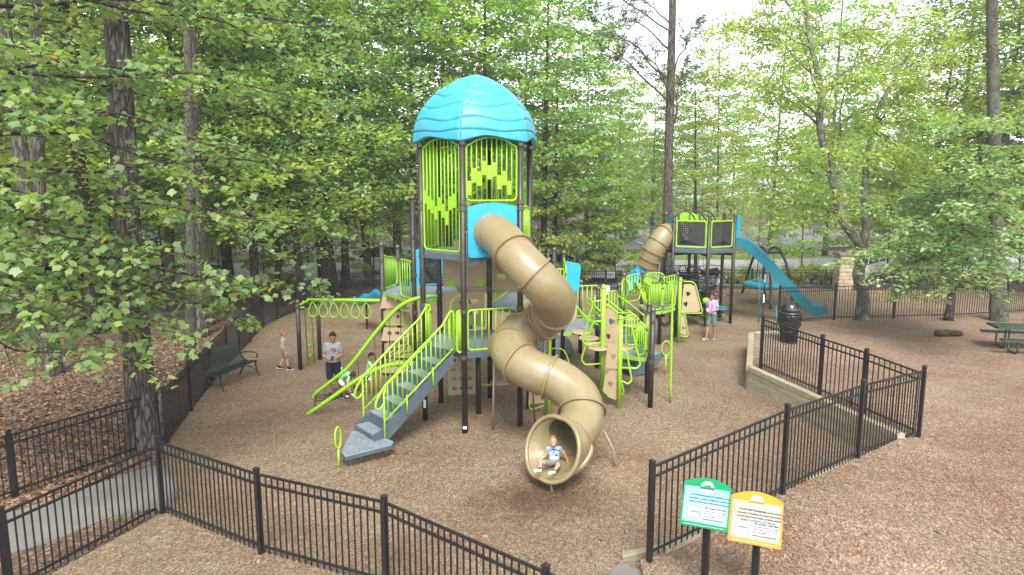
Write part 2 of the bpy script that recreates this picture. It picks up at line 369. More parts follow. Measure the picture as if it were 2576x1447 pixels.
# sidewalk and roads behind
a, b = G(-300, 950), G(0, 877); c, d = G(308, 811), G(560, 770)
ln = [a, b, c, d, Vector((-16, 40, 0)), Vector((-12, 60, 0))]
Vs = []; 
for i, p in enumerate(ln):
    t = (ln[min(i + 1, len(ln) - 1)] - ln[max(i - 1, 0)]).normalized(); n_ = Vector((-t.y, t.x, 0))
    Vs += [p + Vector((0, 0, .012)), p + n_ * 1.7 + Vector((0, 0, .012))]
o = add('sidewalk', Vs, [(2 * i, 2 * i + 2, 2 * i + 3, 2 * i + 1) for i in range(len(ln) - 1)], M['conc']); o['kind'] = 'structure'
def strip(name, line, wd, z, mat):
    V_ = []
    for i, p in enumerate(line):
        p = Vector(p); t = (Vector(line[min(i + 1, len(line) - 1)]) - Vector(line[max(i - 1, 0)])).normalized(); n_ = Vector((-t.y, t.x, 0))
        V_ += [p - n_ * wd / 2 + Vector((0, 0, z)), p + n_ * wd / 2 + Vector((0, 0, z))]
    o_ = add(name, V_, [(2 * i, 2 * i + 2, 2 * i + 3, 2 * i + 1) for i in range(len(line) - 1)], mat); o_['kind'] = 'structure'
    return o_
M['road'] = paint('pale_road_surface', (.27, .27, .275), .8, .10, (.33, .32, .30, .4), .25)
m, N_, L_, B_ = nm('grass_verge'); g_ = geo(N_)
L_.new(ramp(N_, L_, noise(N_, L_, 6, 6, .7, g_), [(.3, (.045, .085, .016)), (.7, (.14, .22, .04))]), B_.inputs['Base Color']); B_.inputs['Roughness'].default_value = .9
M['grass'] = m
strip('drive', [(-70, 40, 0), (-40, 43, 0), (-15, 45, 0), (5, 46, 0), (20, 47, 0), (40, 52, 0), (80, 66, 0)], 9.5, .016, M['road'])
strip('parking_apron', [(-4, 39.6, 0), (8, 39.8, 0), (24, 40.2, 0)], 4.4, .012, M['asphalt'])
strip('grass', [(-70, 47.5, 0), (-40, 50, 0), (-15, 52, 0), (5, 53, 0), (20, 54, 0), (40, 59, 0), (80, 74, 0)], 6, .010, M['grass'])
strip('car_park', [(-50, 74, 0), (0, 76, 0), (30, 78, 0), (70, 86, 0)], 34, .006, M['asphalt'])
for i in range(9):
    x = 4 + i * 2.9
    o = add('parking_line', *obox((x, 68 + i * .1, .012), .05, 2.4, .003), M['white']); o['kind'] = 'structure'
# ---- loose chips and fallen leaves
def in_np(x, y, P):
    c_ = np.zeros(len(x), bool); n_ = len(P)
    for i in range(n_):
        x1, y1 = P[i]; x2, y2 = P[(i + 1) % n_]
        if y1 == y2: continue
        c_ ^= ((y1 > y) != (y2 > y)) & (x < (x2 - x1) * (y - y1) / (y2 - y1) + x1)
    return c_
def zright_np(x, y):
    d2 = (CA[:, 0][None] - x[:, None]) ** 2 + (CA[:, 1][None] - y[:, None]) ** 2 + .02; wt = d2 ** -1.6
    return (wt * CA[:, 2][None]).sum(1) / wt.sum(1) + .03 * np.sin(x * 2.1 + 1) * np.sin(y * 1.7)
def scatter(n, xr, yr, accept, zf):
    X = []; Y = []; got = 0
    while got < n:
        k = 60000
        y = 1 / RNG.uniform(1 / yr[1], 1 / yr[0], k); x = RNG.uniform(-1, 1, k) * (.80 * y + .5)
        m_ = (x > xr[0]) & (x < xr[1]); x = x[m_]; y = y[m_]; m_ = accept(x, y); X.append(x[m_]); Y.append(y[m_]); got += int(m_.sum())
    x = np.concatenate(X)[:n]; y = np.concatenate(Y)[:n]
    return np.stack([x, y, zf(x, y)], 1)
plxy = [(p.x, p.y) for p in poly]; ppxy = [(G(*zp(*q)).x, G(*zp(*q)).y) for q in pth]
def chips(name, P, lo, hi, wd, mat, tilt, label, cat):
    n = len(P); Lh = RNG.uniform(lo, hi, n) / 2; Wh = RNG.uniform(*wd, n) / 2; a_ = RNG.uniform(0, math.pi * 2, n)
    u = np.stack([np.cos(a_), np.sin(a_), RNG.normal(0, tilt, n)], 1); v = np.stack([-np.sin(a_), np.cos(a_), RNG.normal(0, tilt, n)], 1)
    P = P + np.array([0, 0, .012])
    Q = np.stack([P - u * Lh[:, None] - v * Wh[:, None] * .6, P + u * Lh[:, None] - v * Wh[:, None], P + u * Lh[:, None] * .9 + v * Wh[:, None], P - u * Lh[:, None] + v * Wh[:, None]], 1).reshape(-1, 3)
    t = np.repeat(RNG.uniform(0, 1, n), 4)
    o_ = link(name, mesh_np(name, Q, np.arange(4 * n).reshape(n, 4), mat, tint=t)); o_['kind'] = 'stuff'; o_['label'] = label; o_['category'] = cat
def tintmat(name, stops, rough=.9):
    m_, N, L, B = nm(name); at = N.new('ShaderNodeAttribute'); at.attribute_name = 'tint'
    L.new(ramp(N, L, at.outputs['Fac'], stops), B.inputs['Base Color']); B.inputs['Roughness'].default_value = rough; B.inputs['Specular IOR Level'].default_value = .2
    return m_
M['chip'] = tintmat('chip', [(0, (.115, .080, .052)), (.35, (.185, .134, .088)), (.7, (.25, .188, .128)), (.95, (.34, .268, .19)), (1, (.42, .35, .26))])
M['deadleaf'] = tintmat('dead_leaf', [(0, (.07, .042, .028)), (.4, (.15, .09, .06)), (.75, (.25, .17, .12)), (1, (.36, .20, .10))])
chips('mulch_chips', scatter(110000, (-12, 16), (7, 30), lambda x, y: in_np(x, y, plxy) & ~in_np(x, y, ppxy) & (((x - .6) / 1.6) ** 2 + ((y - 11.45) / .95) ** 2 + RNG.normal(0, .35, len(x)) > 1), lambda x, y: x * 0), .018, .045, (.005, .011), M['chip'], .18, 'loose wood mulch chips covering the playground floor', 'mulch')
chips('mulch_chips', scatter(40000, (1.8, 22), (7, 26), lambda x, y: in_np(x, y, bd), lambda x, y: zright_np(x, y) + .002), .018, .045, (.005, .011), M['chip'], .18, 'loose mulch chips on the raised ground right of the fence', 'mulch')
chips('leaf_litter', scatter(26000, (-40, -5), (11, 45), lambda x, y: ~in_np(x, y, plxy) & ~in_np(x, y, ppxy), lambda x, y: x * 0), .05, .11, (.03, .06), M['deadleaf'], .3, 'brown leaf litter on the forest floor left of the fence', 'leaf litter')
chips('fallen_leaves', scatter(170, (-9, 16), (7, 26), lambda x, y: x == x, lambda x, y: np.where(in_np(x, y, bd), zright_np(x, y), 0) + .004), .05, .11, (.035, .07), M['deadleaf'], .25, 'scattered orange and brown fallen leaves on the mulch', 'leaf litter')
# ================================================================ timbers
m, N_, L_, B_ = nm('treated_timber'); tc_ = N_.new('ShaderNodeTexCoord').outputs['Object']; oi_ = N_.new('ShaderNodeObjectInfo')
mp_ = N_.new('ShaderNodeMapping'); mp_.inputs['Scale'].default_value = (1.2, 9, 9); L_.new(tc_, mp_.inputs[0])
c_ = ramp(N_, L_, noise(N_, L_, 3, 6, .65, mp_.outputs[0]), [(.3, (.19, .165, .105)), (.7, (.36, .315, .215))])
c_ = mixcol(N_, L_, ramp(N_, L_, noise(N_, L_, 1.6, 4, .6, geo(N_)), [(.5, (0, 0, 0)), (.72, (.6,) * 3)]), c_, (.17, .17, .065))
hv_ = N_.new('ShaderNodeHueSaturation'); mr_ = N_.new('ShaderNodeMapRange'); mr_.inputs[3].default_value = .75; mr_.inputs[4].default_value = 1.2
L_.new(oi_.outputs['Random'], mr_.inputs[0]); L_.new(mr_.outputs[0], hv_.inputs['Value']); L_.new(c_, hv_.inputs['Color']); L_.new(hv_.outputs[0], B_.inputs['Base Color']); B_.inputs['Roughness'].default_value = .8
bump(N_, L_, noise(N_, L_, 8, 5, .7, mp_.outputs[0]), B_, .4, .01)
M['timber'] = m
def timber(parent, a, b, w_, h_, name='timber'):
    """one beam with chamfered edges, its own origin so that the grain differs"""
    a = Vector(a); b = Vector(b); d = b - a; L = d.length - .008; ux = d.normalized(); uz = Vector((0, 0, 1)); uz = (uz - ux * uz.dot(ux)).normalized(); uy = uz.cross(ux)
    r = .012; y, z = w_ / 2, h_ / 2
    pr = [(y - r, z), (y, z - r), (y, -z + r), (y - r, -z), (-y + r, -z), (-y, -z + r), (-y, z - r), (-y + r, z)]
    V, F = prism([(-L / 2, p, q) for p, q in pr], (L, 0, 0))
    me = bpy.data.meshes.new(name); me.from_pydata([tuple(v) for v in V], [], F); me.materials.append(M['timber'])
    o_ = link(name, me, parent); mt = Matrix((ux, uy, uz)).transposed().to_4x4(); mt.translation = (a + b) / 2 - off(parent); o_.matrix_local = mt
    return o_
rw = empty('retaining_wall', (W1.x, W1.y, 0), 'low retaining wall of stacked treated timbers inside the black fence', 'retaining wall')
def wall(a, b, first):
    d = (b - a); d.z = 0; L = d.length; u = d.normalized(); nrm = Vector((-u.y, u.x, 0))
    for k in range(5):
        z = .69 - .07 - k * .142; s = -.001; 
        cuts = [0]; step = 2.3; x = (first, 1.5, .9, 1.9, 1.2)[k]
        while x < L - .3: cuts.append(x); x += step
        cuts.append(L)
        for p, q in zip(cuts[:-1], cuts[1:]):
            jit = random.uniform(-.006, .006)
            timber(rw, (a + u * p + nrm * jit).xy.to_3d() + Vector((0, 0, z)), (a + u * q + nrm * jit).xy.to_3d() + Vector((0, 0, z)), .15 + (.02 if k == 0 else 0), .14)
wall(W2 + (W2 - W1).normalized() * .08, W1 + Vector((0, 0, 0)), 1.3); wall(W1 + Vector((.0, .10, 0)), W0, 1.1); wall(W0 + Vector((.09, 0, 0)), WG, .8)
te = empty('timber_edging', (E0.x, E0.y, 0), 'weathered landscape timbers stepping up beneath the black fence beside the two signs', 'timber edging')
chain = [G(1600, 1402, .08), E0.lerp(E1, .18), E0.lerp(E1, .42), E0.lerp(E1, .66), E0.lerp(E1, .9), E1.lerp(E2, .35), E1.lerp(E2, .8), E2.lerp(E3, .35), E2.lerp(E3, .85)]
for i, (p, q) in enumerate(zip(chain[:-1], chain[1:])):
    s_ = Vector((-.06, .10, -.035)); e_ = (q - p).normalized()
    timber(te, p + s_ - e_ * .12, q + s_ + e_ * .1 + Vector((0, 0, -.03)), .14, .13)
# ================================================================ play equipment
def pipe(name, pts, r, mat, parent, n=8, closed=False):
    return add(name, *tube(pts, r, n, closed), M[mat] if isinstance(mat, str) else mat, parent, True)
def cappost(parent, x, y, zt, r=.066, z0=-.05, clamps=(), mat='post', name='post', cap='clamp'):
    o_ = add(name, *lathe((x, y, 0), [(r, z0), (r, zt - .10)], 14), M[mat], parent, False)
    o_.data.polygons.foreach_set('use_smooth', [len(p.vertices) == 4 for p in o_.data.polygons])
    add('post_cap', *lathe((x, y, zt - .10), [(r * 1.1, -.005), (r * 1.12, .02), (r * 1.05, .05), (r * .8, .085), (r * .4, .105), (.004, .112)], 14), M[cap], o_, True)
    for z in clamps:
        add('clamp', *lathe((x, y, z), [(r * 1.02, -.045), (r * 1.22, -.04), (r * 1.22, .04), (r * 1.02, .045)], 14), M['clamp'], o_)
    return o_
def loop2(path2, p, u, z0=0):
    return [Vector(p) + u * s + Vector((0, 0, z)) for s, z in path2]
def rail_panel(parent, p, q, zb, zt, nbar, arch=0.0, inset=.09, r=.023, rb=.016, mat='lime', tiles=None, name='railing_panel', rc=.10, zb2=None, zt2=None, offn=0.0):
    """tube frame with rounded corners between two posts, upright bars as sub-parts"""
    p = Vector((p[0], p[1], 0)); q = Vector((q[0], q[1], 0)); d = q - p; L = d.length; u = d / L; nn = Vector((u.y, -u.x, 0)); p = p + nn * offn
    s0, s1 = inset, L - inset; zb2 = zb if zb2 is None else zb2; zt2 = zt if zt2 is None else zt2
    zl = lambda s: zb + (zb2 - zb) * (s - s0) / (s1 - s0); zh = lambda s: zt + (zt2 - zt) * (s - s0) / (s1 - s0) + arch * math.sin(math.pi * (s - s0) / (s1 - s0))
    pts = []
    k = 5
    for i in range(k + 1): t = i / k * math.pi / 2; pts.append((s0 + rc - rc * math.cos(t) , zh(s0) - rc + rc * math.sin(t)))
    for i in range(1, 8): s = s0 + rc + (s1 - s0 - 2 * rc) * i / 8; pts.append((s, zh(s)))
    for i in range(k + 1): t = i / k * math.pi / 2; pts.append((s1 - rc + rc * math.sin(t), zh(s1) - rc + rc * math.cos(t)))
    for i in range(k + 1): t = i / k * math.pi / 2; pts.append((s1 - rc + rc * math.cos(t), zl(s1) + rc - rc * math.sin(t)))
    for i in range(k + 1): t = i / k * math.pi / 2; pts.append((s0 + rc - rc * math.sin(t), zl(s0) + rc - rc * math.cos(t)))
    fr_ = pipe(name, loop2(pts, p, u), r, mat, parent, 8, True)
    for i in range(nbar):
        s = s0 + (s1 - s0) * (i + 1) / (nbar + 1)
        a = p + u * s + Vector((0, 0, zl(s))); b = p + u * s + Vector((0, 0, zh(s)))
        pipe('bar', [a, b], rb, mat, fr_, 6)
        if tiles:
            z = zl(s) + (zh(s) - zl(s)) * tiles[i % len(tiles)]
            add('tile', *obox(p + u * (s - .5 * (s1 - s0) / (nbar + 1)) + Vector((0, 0, z)), (s1 - s0) / (nbar + 1) * .40, .010, .15, u), M[mat], fr_)
    for z in (zb + .12, zt - .15):
        for s, e in ((s0, -1), (s1, 1)):
            add('bracket', *obox(p + u * (s + e * .035) + Vector((0, 0, z)), .035, .014, .018, u), M['clamp'], fr_)
    return fr_
def deckpart(parent, poly2, z, th=.07, mat='deck', name='deck', skirt=None):
    P = [Vector((a, b, z)) for a, b in poly2]
    area = sum(P[i].x * P[(i + 1) % len(P)].y - P[(i + 1) % len(P)].x * P[i].y for i in range(len(P)))
    if area < 0: P.reverse()
    o_ = add(name, *prism([p - Vector((0, 0, .035)) for p in P], (0, 0, .035)), M[mat], parent)
    for i in range(len(P)):
        a, b = P[i], P[(i + 1) % len(P)]; e = (b - a).normalized()
        add('deck_edge', *bar(a + e * .03 - Vector((0, 0, th * .5 + .004)), b - e * .03 - Vector((0, 0, th * .5 + .004)), .03, th), M[skirt or 'steel'], o_)
    return o_
def holes_plate(name, outer, holes, th, o_, ux, uy, mat, parent, screws=True):
    pl = plate(name, outer, holes, th, o_, ux, uy, M[mat], parent)
    return pl
def tri_hole(x, y, s, ph):
    return [(x + s * math.cos(t + ph) * (1 + .18 * math.cos(3 * t)), y + s * math.sin(t + ph) * (1 + .18 * math.cos(3 * t))) for t in [2 * math.pi * k / 15 for k in range(15)]]
# ---------------------------------------------------------------- main tower
HC = Vector((-.82, 16.08, 0)); HR = 1.32
pt = empty('play_tower', HC, 'tall play structure with turquoise domed roof, lime railings and tan spiral tube slide', 'play structure')
hexp = {n_: HC + Vector((math.cos(math.radians(-40.5 + 60 * k)), math.sin(math.radians(-40.5 + 60 * k)), 0)) * HR for k, n_ in enumerate('CDEFAB')}
A_, B_p, C_, D_, E_, F_ = (hexp[k] for k in 'ABCDEF')
for n_, p in hexp.items():
    cappost(pt, p.x, p.y, 6.62, clamps=(1.74, 2.78, 3.92, 5.02, 5.16, 6.42) if n_ in 'ABC' else (1.74, 2.9, 3.92, 6.42))
add('label_sticker', *obox(B_p + Vector((-.0, -.0665, .14)), .04, .002, .03), M['white'], pt)
add('label_sticker', *obox(A_ + Vector((0, -.0665, .42)), .03, .002, .10), M['white'], pt)
cappost(pt, HC.x, HC.y, 1.80)
# roof
ZR0, ZR1, RR = 6.47, 8.02, 1.50
def roofpt(k, u, v, dip):
    a0 = math.radians(-40.5 + 60 * k); a1 = a0 + math.radians(60)
    rr = RR * max(0.0, 1 - v ** 2.2) ** .7; z = ZR0 + (ZR1 - ZR0) * v + (1 - v) ** 3 * .10 * math.sin(math.pi * u) ** 1.4 * (1 + .35 * math.sin(2 * math.pi * u))
    p0 = Vector((math.cos(a0), math.sin(a0), 0)); p1 = Vector((math.cos(a1), math.sin(a1), 0)); p = p0.lerp(p1, u)
    p = p * (1 + .045 * math.sin(math.pi * u)); nrm = Vector((p.x, p.y, .45 + 1.2 * v)).normalized()
    return HC + p * rr + Vector((0, 0, z)) - nrm * dip
roof = None
edges_v = [0, .115, .285, .49, .66, .815, 1.0]
for k in range(6):
    rows = []
    us = [0, .012, .03, .06] + [.06 + .88 * i / 18 for i in range(1, 18)] + [.94, .97, .988, 1]
    for b_ in range(6):
        for t in (0, .035, .09, .2, .35, .5, .65, .8, .91, .965):
            rows.append((b_, t))
    rows.append((5, 1.0))
    V_ = []
    for b_, t in rows:
        for u in us:
            wv = lambda e: edges_v[e] + (.034 * math.sin(2 * math.pi * u + (e % 2) * 1.3 + .3 * e) * (1 if 0 < e < 6 else 0))
            v = wv(b_) + (wv(b_ + 1) - wv(b_)) * t
            g_ = 0.0
            dist = min(t, 1 - t) * (edges_v[b_ + 1] - edges_v[b_])
            if not (b_ == 0 and t < .5) and not (b_ == 5 and t > .5): g_ = .055 * math.exp(-(dist / .007) ** 2)
            du = min(u, 1 - u); g_ = max(g_, .045 * math.exp(-(du / .009) ** 2))
            V_.append(roofpt(k, u, v, g_ * (1 - .5 * v)))
    w_ = len(us); n_r = len(rows)
    F_l = [(i * w_ + j, i * w_ + j + 1, (i + 1) * w_ + j + 1, (i + 1) * w_ + j) for i in range(n_r - 1) for j in range(w_ - 1)]
    # rolled lower edge: a short inward return
    n0 = len(V_)
    for j, u in enumerate(us):
        p = V_[j]; c_ = HC + Vector((0, 0, p.z)); V_.append(p + (c_ - p).normalized() * .10 + Vector((0, 0, -.02)))
    F_l += [(n0 + j, n0 + j + 1, j + 1, j) for j in range(w_ - 1)]
    if roof is None: roof = add('roof', V_, F_l, M['roof'], pt, True)
    else: add('roof_panel', V_, F_l, M['roof'], roof, True)
# decks
hexpoly = lambda r: [(HC.x + r * math.cos(math.radians(-40.5 + 60 * k)), HC.y + r * math.sin(math.radians(-40.5 + 60 * k))) for k in range(6)]
deckpart(pt, hexpoly(1.30), 4.02, .12); deckpart(pt, hexpoly(1.30), 1.84, .12)
# barred panels of the upper level
tl = [.26, .33, .40, .30, .22, .36, .28, .44, .34]
rail_panel(pt, A_, B_p, 4.09, 6.40, 9, .14, tiles=[.50, .44, .40, .34, .42, .36, .30, .44, .47])
rail_panel(pt, B_p, C_, 5.20, 6.40, 9, .15, tiles=[.22, .42, .36, .52, .45, .50, .30, .38, .22])
rail_panel(pt, C_, D_, 4.09, 5.0, 7, .05)
rail_panel(pt, D_, E_, 4.09, 6.40, 9, .14, tiles=[.5, .42, .38, .45, .36])
rail_panel(pt, F_, A_, 4.09, 6.40, 9, .14, tiles=[.42, .5, .4, .36, .46])
rail_panel(pt, E_, F_, 5.5, 6.40, 7, .12)
# slide entrance panel
ubc = (C_ - B_p).normalized(); nbc = Vector((ubc.y, -ubc.x, 0)); Lbc = (C_ - B_p).length
outl = [(.10, 0), (Lbc - .10, 0), (Lbc - .10, 1.08)] + [(Lbc - .10 - (Lbc - .2) * i / 10, 1.08 + .09 * math.sin(math.pi * i / 10)) for i in range(1, 10)] + [(.10, 1.08)]
plate('slide_entry_panel', outl, [circle(Lbc / 2, .52, .40, 28)], .05, B_p + Vector((0, 0, 3.99)) + nbc * .03, ubc, (0, 0, 1), M['blue'], pt)
add('slide_entry_sill', *obox(B_p + ubc * Lbc / 2 + nbc * .075 + Vector((0, 0, 4.02)), Lbc / 2 - .12, .02, .05, ubc), M['blue'], pt)
# ---------------------------------------------------------------- spiral slide
mid = B_p + ubc * (Lbc / 2 - .03)
S0 = mid + Vector((0, 0, 4.51)); 
ctrlp = [S0 - nbc * .05, S0 + nbc * .40 + ubc * .10 + Vector((0, 0, -.10)), D(1306, 655, 14.0), D(1362, 712, 13.85), D(1398, 758, 14.25), D(1385, 792, 14.9), D(1330, 826, 15.15), D(1288, 856, 14.65), D(1288, 894, 14.05), D(1335, 930, 13.65), D(1405, 958, 13.45), D(1456, 1002, 13.15), D(1462, 1058, 12.75), D(1432, 1100, 12.3)]
TP = spline(ctrlp, 10); TR = .425
# resample evenly
cum = [0]
for i in range(1, len(TP)): cum.append(cum[-1] + (TP[i] - TP[i - 1]).length)
def at_s(s):
    for i in range(1, len(TP)):
        if s <= cum[i]: return TP[i - 1].lerp(TP[i], (s - cum[i - 1]) / max(1e-6, cum[i] - cum[i - 1]))
    return TP[-1]
NT = 150; TQ = [at_s(cum[-1] * i / NT) for i in range(NT + 1)]
TT, TN, TB = frames(TQ, up=Vector((0, 0, 1)))
for i in range(NT + 1):   # keep the frame upright
    u = Vector((0, 0, 1)); u = (u - TT[i] * u.dot(TT[i])).normalized(); TN[i] = u; TB[i] = TT[i].cross(u)
NS = 32
def ring(i, r): return [TQ[i] + (TN[i] * math.cos(2 * math.pi * k / NS) + TB[i] * math.sin(2 * math.pi * k / NS)) * r for k in range(NS)]
slide = None
joints = [0, 20, 32, 57, 68, 79, 92, 104, 117, 136, NT]
for a, b in zip(joints[:-1], joints[1:]):
    V_ = []; 
    for i in range(a, b + 1):
        V_ += ring(i, TR + (.006 if i in (a, b) else 0))
    F_l = [(i * NS + k, i * NS + (k + 1) % NS, (i + 1) * NS + (k + 1) % NS, (i + 1) * NS + k) for i in range(b - a) for k in range(NS)]
    if slide is None: slide = add('tube_slide', V_, F_l, M['slide'], pt, True); slide['label'] = 'tan plastic spiral tube slide with flanged joints'
    else: add('tube_section', V_, F_l, M['slide'], slide, True)
for j in joints[1:]:
    c_ = TQ[j]; t = TT[j]; w_ = .022
    prof = [(TR + .004, -w_), (TR + .058, -w_), (TR + .062, -.005), (TR + .058, w_), (TR + .004, w_)]
    V_ = []
    for r_, z in prof:
        V_ += [c_ + t * z + (TN[j] * math.cos(2 * math.pi * k / NS) + TB[j] * math.sin(2 * math.pi * k / NS)) * r_ for k in range(NS)]
    F_l = [(i * NS + k, i * NS + (k + 1) % NS, (i + 1) * NS + (k + 1) % NS, (i + 1) * NS + k) for i in range(len(prof) - 1) for k in range(NS)]
    if j < NT: add('flange', V_, F_l, M['slideflange'], slide, False)
    if j < NT:
        for k in range(0, NS, 3):
            p = c_ - t * .026 + (TN[j] * math.cos(2 * math.pi * k / NS) + TB[j] * math.sin(2 * math.pi * k / NS)) * (TR + .036)
            if k % 6 == 0: add('bolt', *lathe(p, [(.010, -.006), (.010, .004), (.005, .008)], 6, t * -1), M['metal'], slide)
# exit hood: the tube opens into a scoop with a rolled lip
ex_t = (D(1345, 1150, 11.75) - TQ[NT]); ex_t = Vector((-.73, -.66, -.19)).normalized()
pe = TQ[NT]; nu, nv = 48, 22; V_ = []
def hood(th, s):
    """th angle from the top; s 0..1 from tube end to lip"""
    low = (1 - math.cos(th)) / 2
    ln = .16 + .72 * low ** 1.35
    up_ = Vector((0, 0, 1)); up_ = (up_ - ex_t * up_.dot(ex_t)).normalized(); sd_ = ex_t.cross(up_)
    t0 = TT[NT].lerp(ex_t, min(1, s * 1.6)).normalized()
    r_ = TR * (1 + .58 * max(s, 0) ** .8 * abs(math.sin(th)) ** 1.2 * (.35 + .65 * low) + .10 * s)
    drop = Vector((0, 0, .05 * s * s * low))
    u0 = TN[NT].lerp(up_, s).normalized(); s0 = TB[NT].lerp(sd_, s).normalized()
    return pe + t0 * (ln * s) + (u0 * math.cos(th) + s0 * math.sin(th)) * r_ + drop
for j in range(nv + 1):
    for k in range(nu): V_.append(hood(2 * math.pi * k / nu, j / nv))
F_l = [(j * nu + k, j * nu + (k + 1) % nu, (j + 1) * nu + (k + 1) % nu, (j + 1) * nu + k) for j in range(nv) for k in range(nu)]
hd = add('exit_hood', V_, F_l, M['slide'], slide, True)
so_ = hd.modifiers.new('wall', 'SOLIDIFY'); so_.thickness = .02; so_.offset = 0
lip = [hood(2 * math.pi * k / 64, 1.0) for k in range(64)]
add('exit_lip', *tube(lip, .042, 12, True), M['slide'], slide, True)
groove = [hood(2 * math.pi * k / 64, .34) + (hood(2 * math.pi * k / 64, .34) - (pe + ex_t * .2)).normalized() * .006 for k in range(64)]
add('seam', *tube(groove, .010, 6, True), M['slideflange'], slide, True)
# side fin moulded on the hood
fin = [hood(math.radians(a_), s_) + (hood(math.radians(a_), s_) - hood(math.radians(a_ + 180), s_)).normalized() * .03 for a_, s_ in ((-95, .02), (-108, .2), (-125, .45), (-145, .7), (-165, .88))]
add('moulded_fin', *tube(spline(fin, 6), [.02 + .045 * math.sin(math.pi * i / 24) for i in range(25)], 10), M['slide'], slide, True)
# slide supports
M['leg'] = paint('tan_brown_support', (.24, .17, .115), .45, .1)
def leg(*pts): pipe('support_leg', pts, .024, 'leg', slide, 8)
leg(G(1390, 1238) + Vector((0, 0, -.05)), pe + ex_t * .55 + Vector((0, 0, -.42)))
leg(G(1552, 1177) + Vector((0, 0, -.05)), D(1541, 1128, 12.95), D(1520, 1085, 13.0))
leg(G(1240, 1082), D(1243, 900, 14.75)); leg(G(1346, 1068), D(1338, 955, 14.7), D(1330, 900, 14.2))
leg(G(1372, 1062), D(1368, 800, 15.2))
# ---------------------------------------------------------------- stairs
sdv = Vector((-.79, -.62, 0)).normalized(); swv = Vector((.62, -.79, 0)).normalized()
UR = Vector((-1.30, 14.74, 0)); SW = .92; UL = UR - swv * SW
st = add('staircase', *prism([UR + Vector((0, 0, 1.60)), UR + Vector((0, 0, 1.92)), UR + sdv * 1.78 + Vector((0, 0, .50)), UR + sdv * 1.98 + Vector((0, 0, .42)), UR + sdv * 1.98 + Vector((0, 0, .20)), UR + sdv * 1.66 + Vector((0, 0, .22))], swv * -.02), M['steel'], pt)
add('stringer', *prism([p - swv * (SW - .02) for p in [UR + Vector((0, 0, 1.60)), UR + Vector((0, 0, 1.92)), UR + sdv * 1.78 + Vector((0, 0, .50)), UR + sdv * 1.98 + Vector((0, 0, .42)), UR + sdv * 1.98 + Vector((0, 0, .20)), UR + sdv * 1.66 + Vector((0, 0, .22))]], swv * -.02), M['steel'], st)
for k in range(6):
    z = 1.84 - (k + 1) * .245; c_ = UR - swv * SW / 2 + sdv * (.16 + k * .325)
    if k < 6:
        add('tread', *obox(c_ + Vector((0, 0, z)), .165, SW / 2 - .022, .018, sdv), M['deck'], st)
        add('riser', *obox(c_ + sdv * -.155 + Vector((0, 0, z + .132)), .008, SW / 2 - .022, .113, sdv), M['steel'], st)
add('riser', *obox(UR - swv * SW / 2 + sdv * 1.965 + Vector((0, 0, .27)), .010, SW / 2 - .022, .10, sdv), M['steel'], st)
def stairrail(b0, name):
    f = lambda s, h: b0 + sdv * s + Vector((0, 0, 1.84 - s * .755 + h))
    top = [b0 + Vector((0, 0, 1.86)), b0 + Vector((0, 0, 2.74)), b0 + sdv * .03 + Vector((0, 0, 2.81)), b0 + sdv * .09 + Vector((0, 0, 2.80)), f(.3, .90), f(1.0, .90), f(1.70, .88)]
    low = spline([f(1.70, .88), f(1.86, .80), f(1.93, .70), f(1.92, .58), f(1.82, .50), f(1.72, .55)], 4)
    rl = pipe(name, top + low[1:], .026, 'lime', st)
    pipe('rail', [f(.02, .14), f(1.72, .14)], .02, 'lime', rl)
    n_ = 14
    for k in range(n_):
        s = .12 + k * .118
        pipe('bar', [f(s, .14), f(s, .90)], .015, 'lime', rl, 6)
    pipe('newel', [Vector((f(1.74, 0).x, f(1.74, 0).y, 0.0)), f(1.74, .86)], .02, 'lime', rl)
    for s in (.55, 1.2): pipe('rail_leg', [f(s, -.22), f(s, .2)], .018, 'lime', rl)
stairrail(UR + swv * .03, 'handrail'); stairrail(UL - swv * .03, 'handrail')
rail_panel(pt, UR + swv * .0 - sdv * .06, B_p, 1.86, 2.80, 3, inset=.03, rc=.08); rail_panel(pt, A_, UL, 1.86, 2.80, 3, inset=.04, rc=.06)
rail_panel(pt, B_p, C_, 1.90, 2.80, 6, rc=.10); rail_panel(pt, C_, D_, 1.90, 2.80, 7)
# triangular perforated step and grab loop
tri = [G(*q, .27) for q in ((858, 1138), (869, 1150), (986, 1121), (990, 1112), (925, 1087), (886, 1086))]
cx = sum(p.x for p in tri) / 6; cy = sum(p.y for p in tri) / 6
outer = [(p.x - cx, p.y - cy) for p in tri]; hl = []
for i in range(-9, 10):
    for j in range(-9, 10):
        x = i * .075 + (j % 2) * .037; y = j * .066
        sc_ = [(a_ * .86, b_ * .86) for a_, b_ in outer]
        if inside(x, y, sc_) and (i + j) % 7: hl.append(circle(x, y, .030, 6))
ts = plate('triangular_step', outer, hl, .03, (cx, cy, .27), (1, 0, 0), (0, 1, 0), M['deck'], pt)
for i in range(6):
    a_, b_ = tri[i], tri[(i + 1) % 6]; add('step_edge', *bar(a_ - Vector((0, 0, .035)), b_ - Vector((0, 0, .035)), .02, .07), M['steel'], ts)
pipe('step_pole', [(cx, cy, -.05), (cx, cy, .24)], .055, 'post', ts, 12)
lp = G(853, 1177)
gl = pipe('grab_loop', [lp + Vector((0, 0, -.05)), lp + Vector((0, 0, .42))], .024, 'lime', pt)
pipe('loop', [lp + Vector((.035 * math.sin(t) * 1.9 * .55, .08 * math.sin(t), .62 - .22 * math.cos(t))) for t in [2 * math.pi * k / 20 for k in range(20)]], .020, 'lime', gl, 8, True)
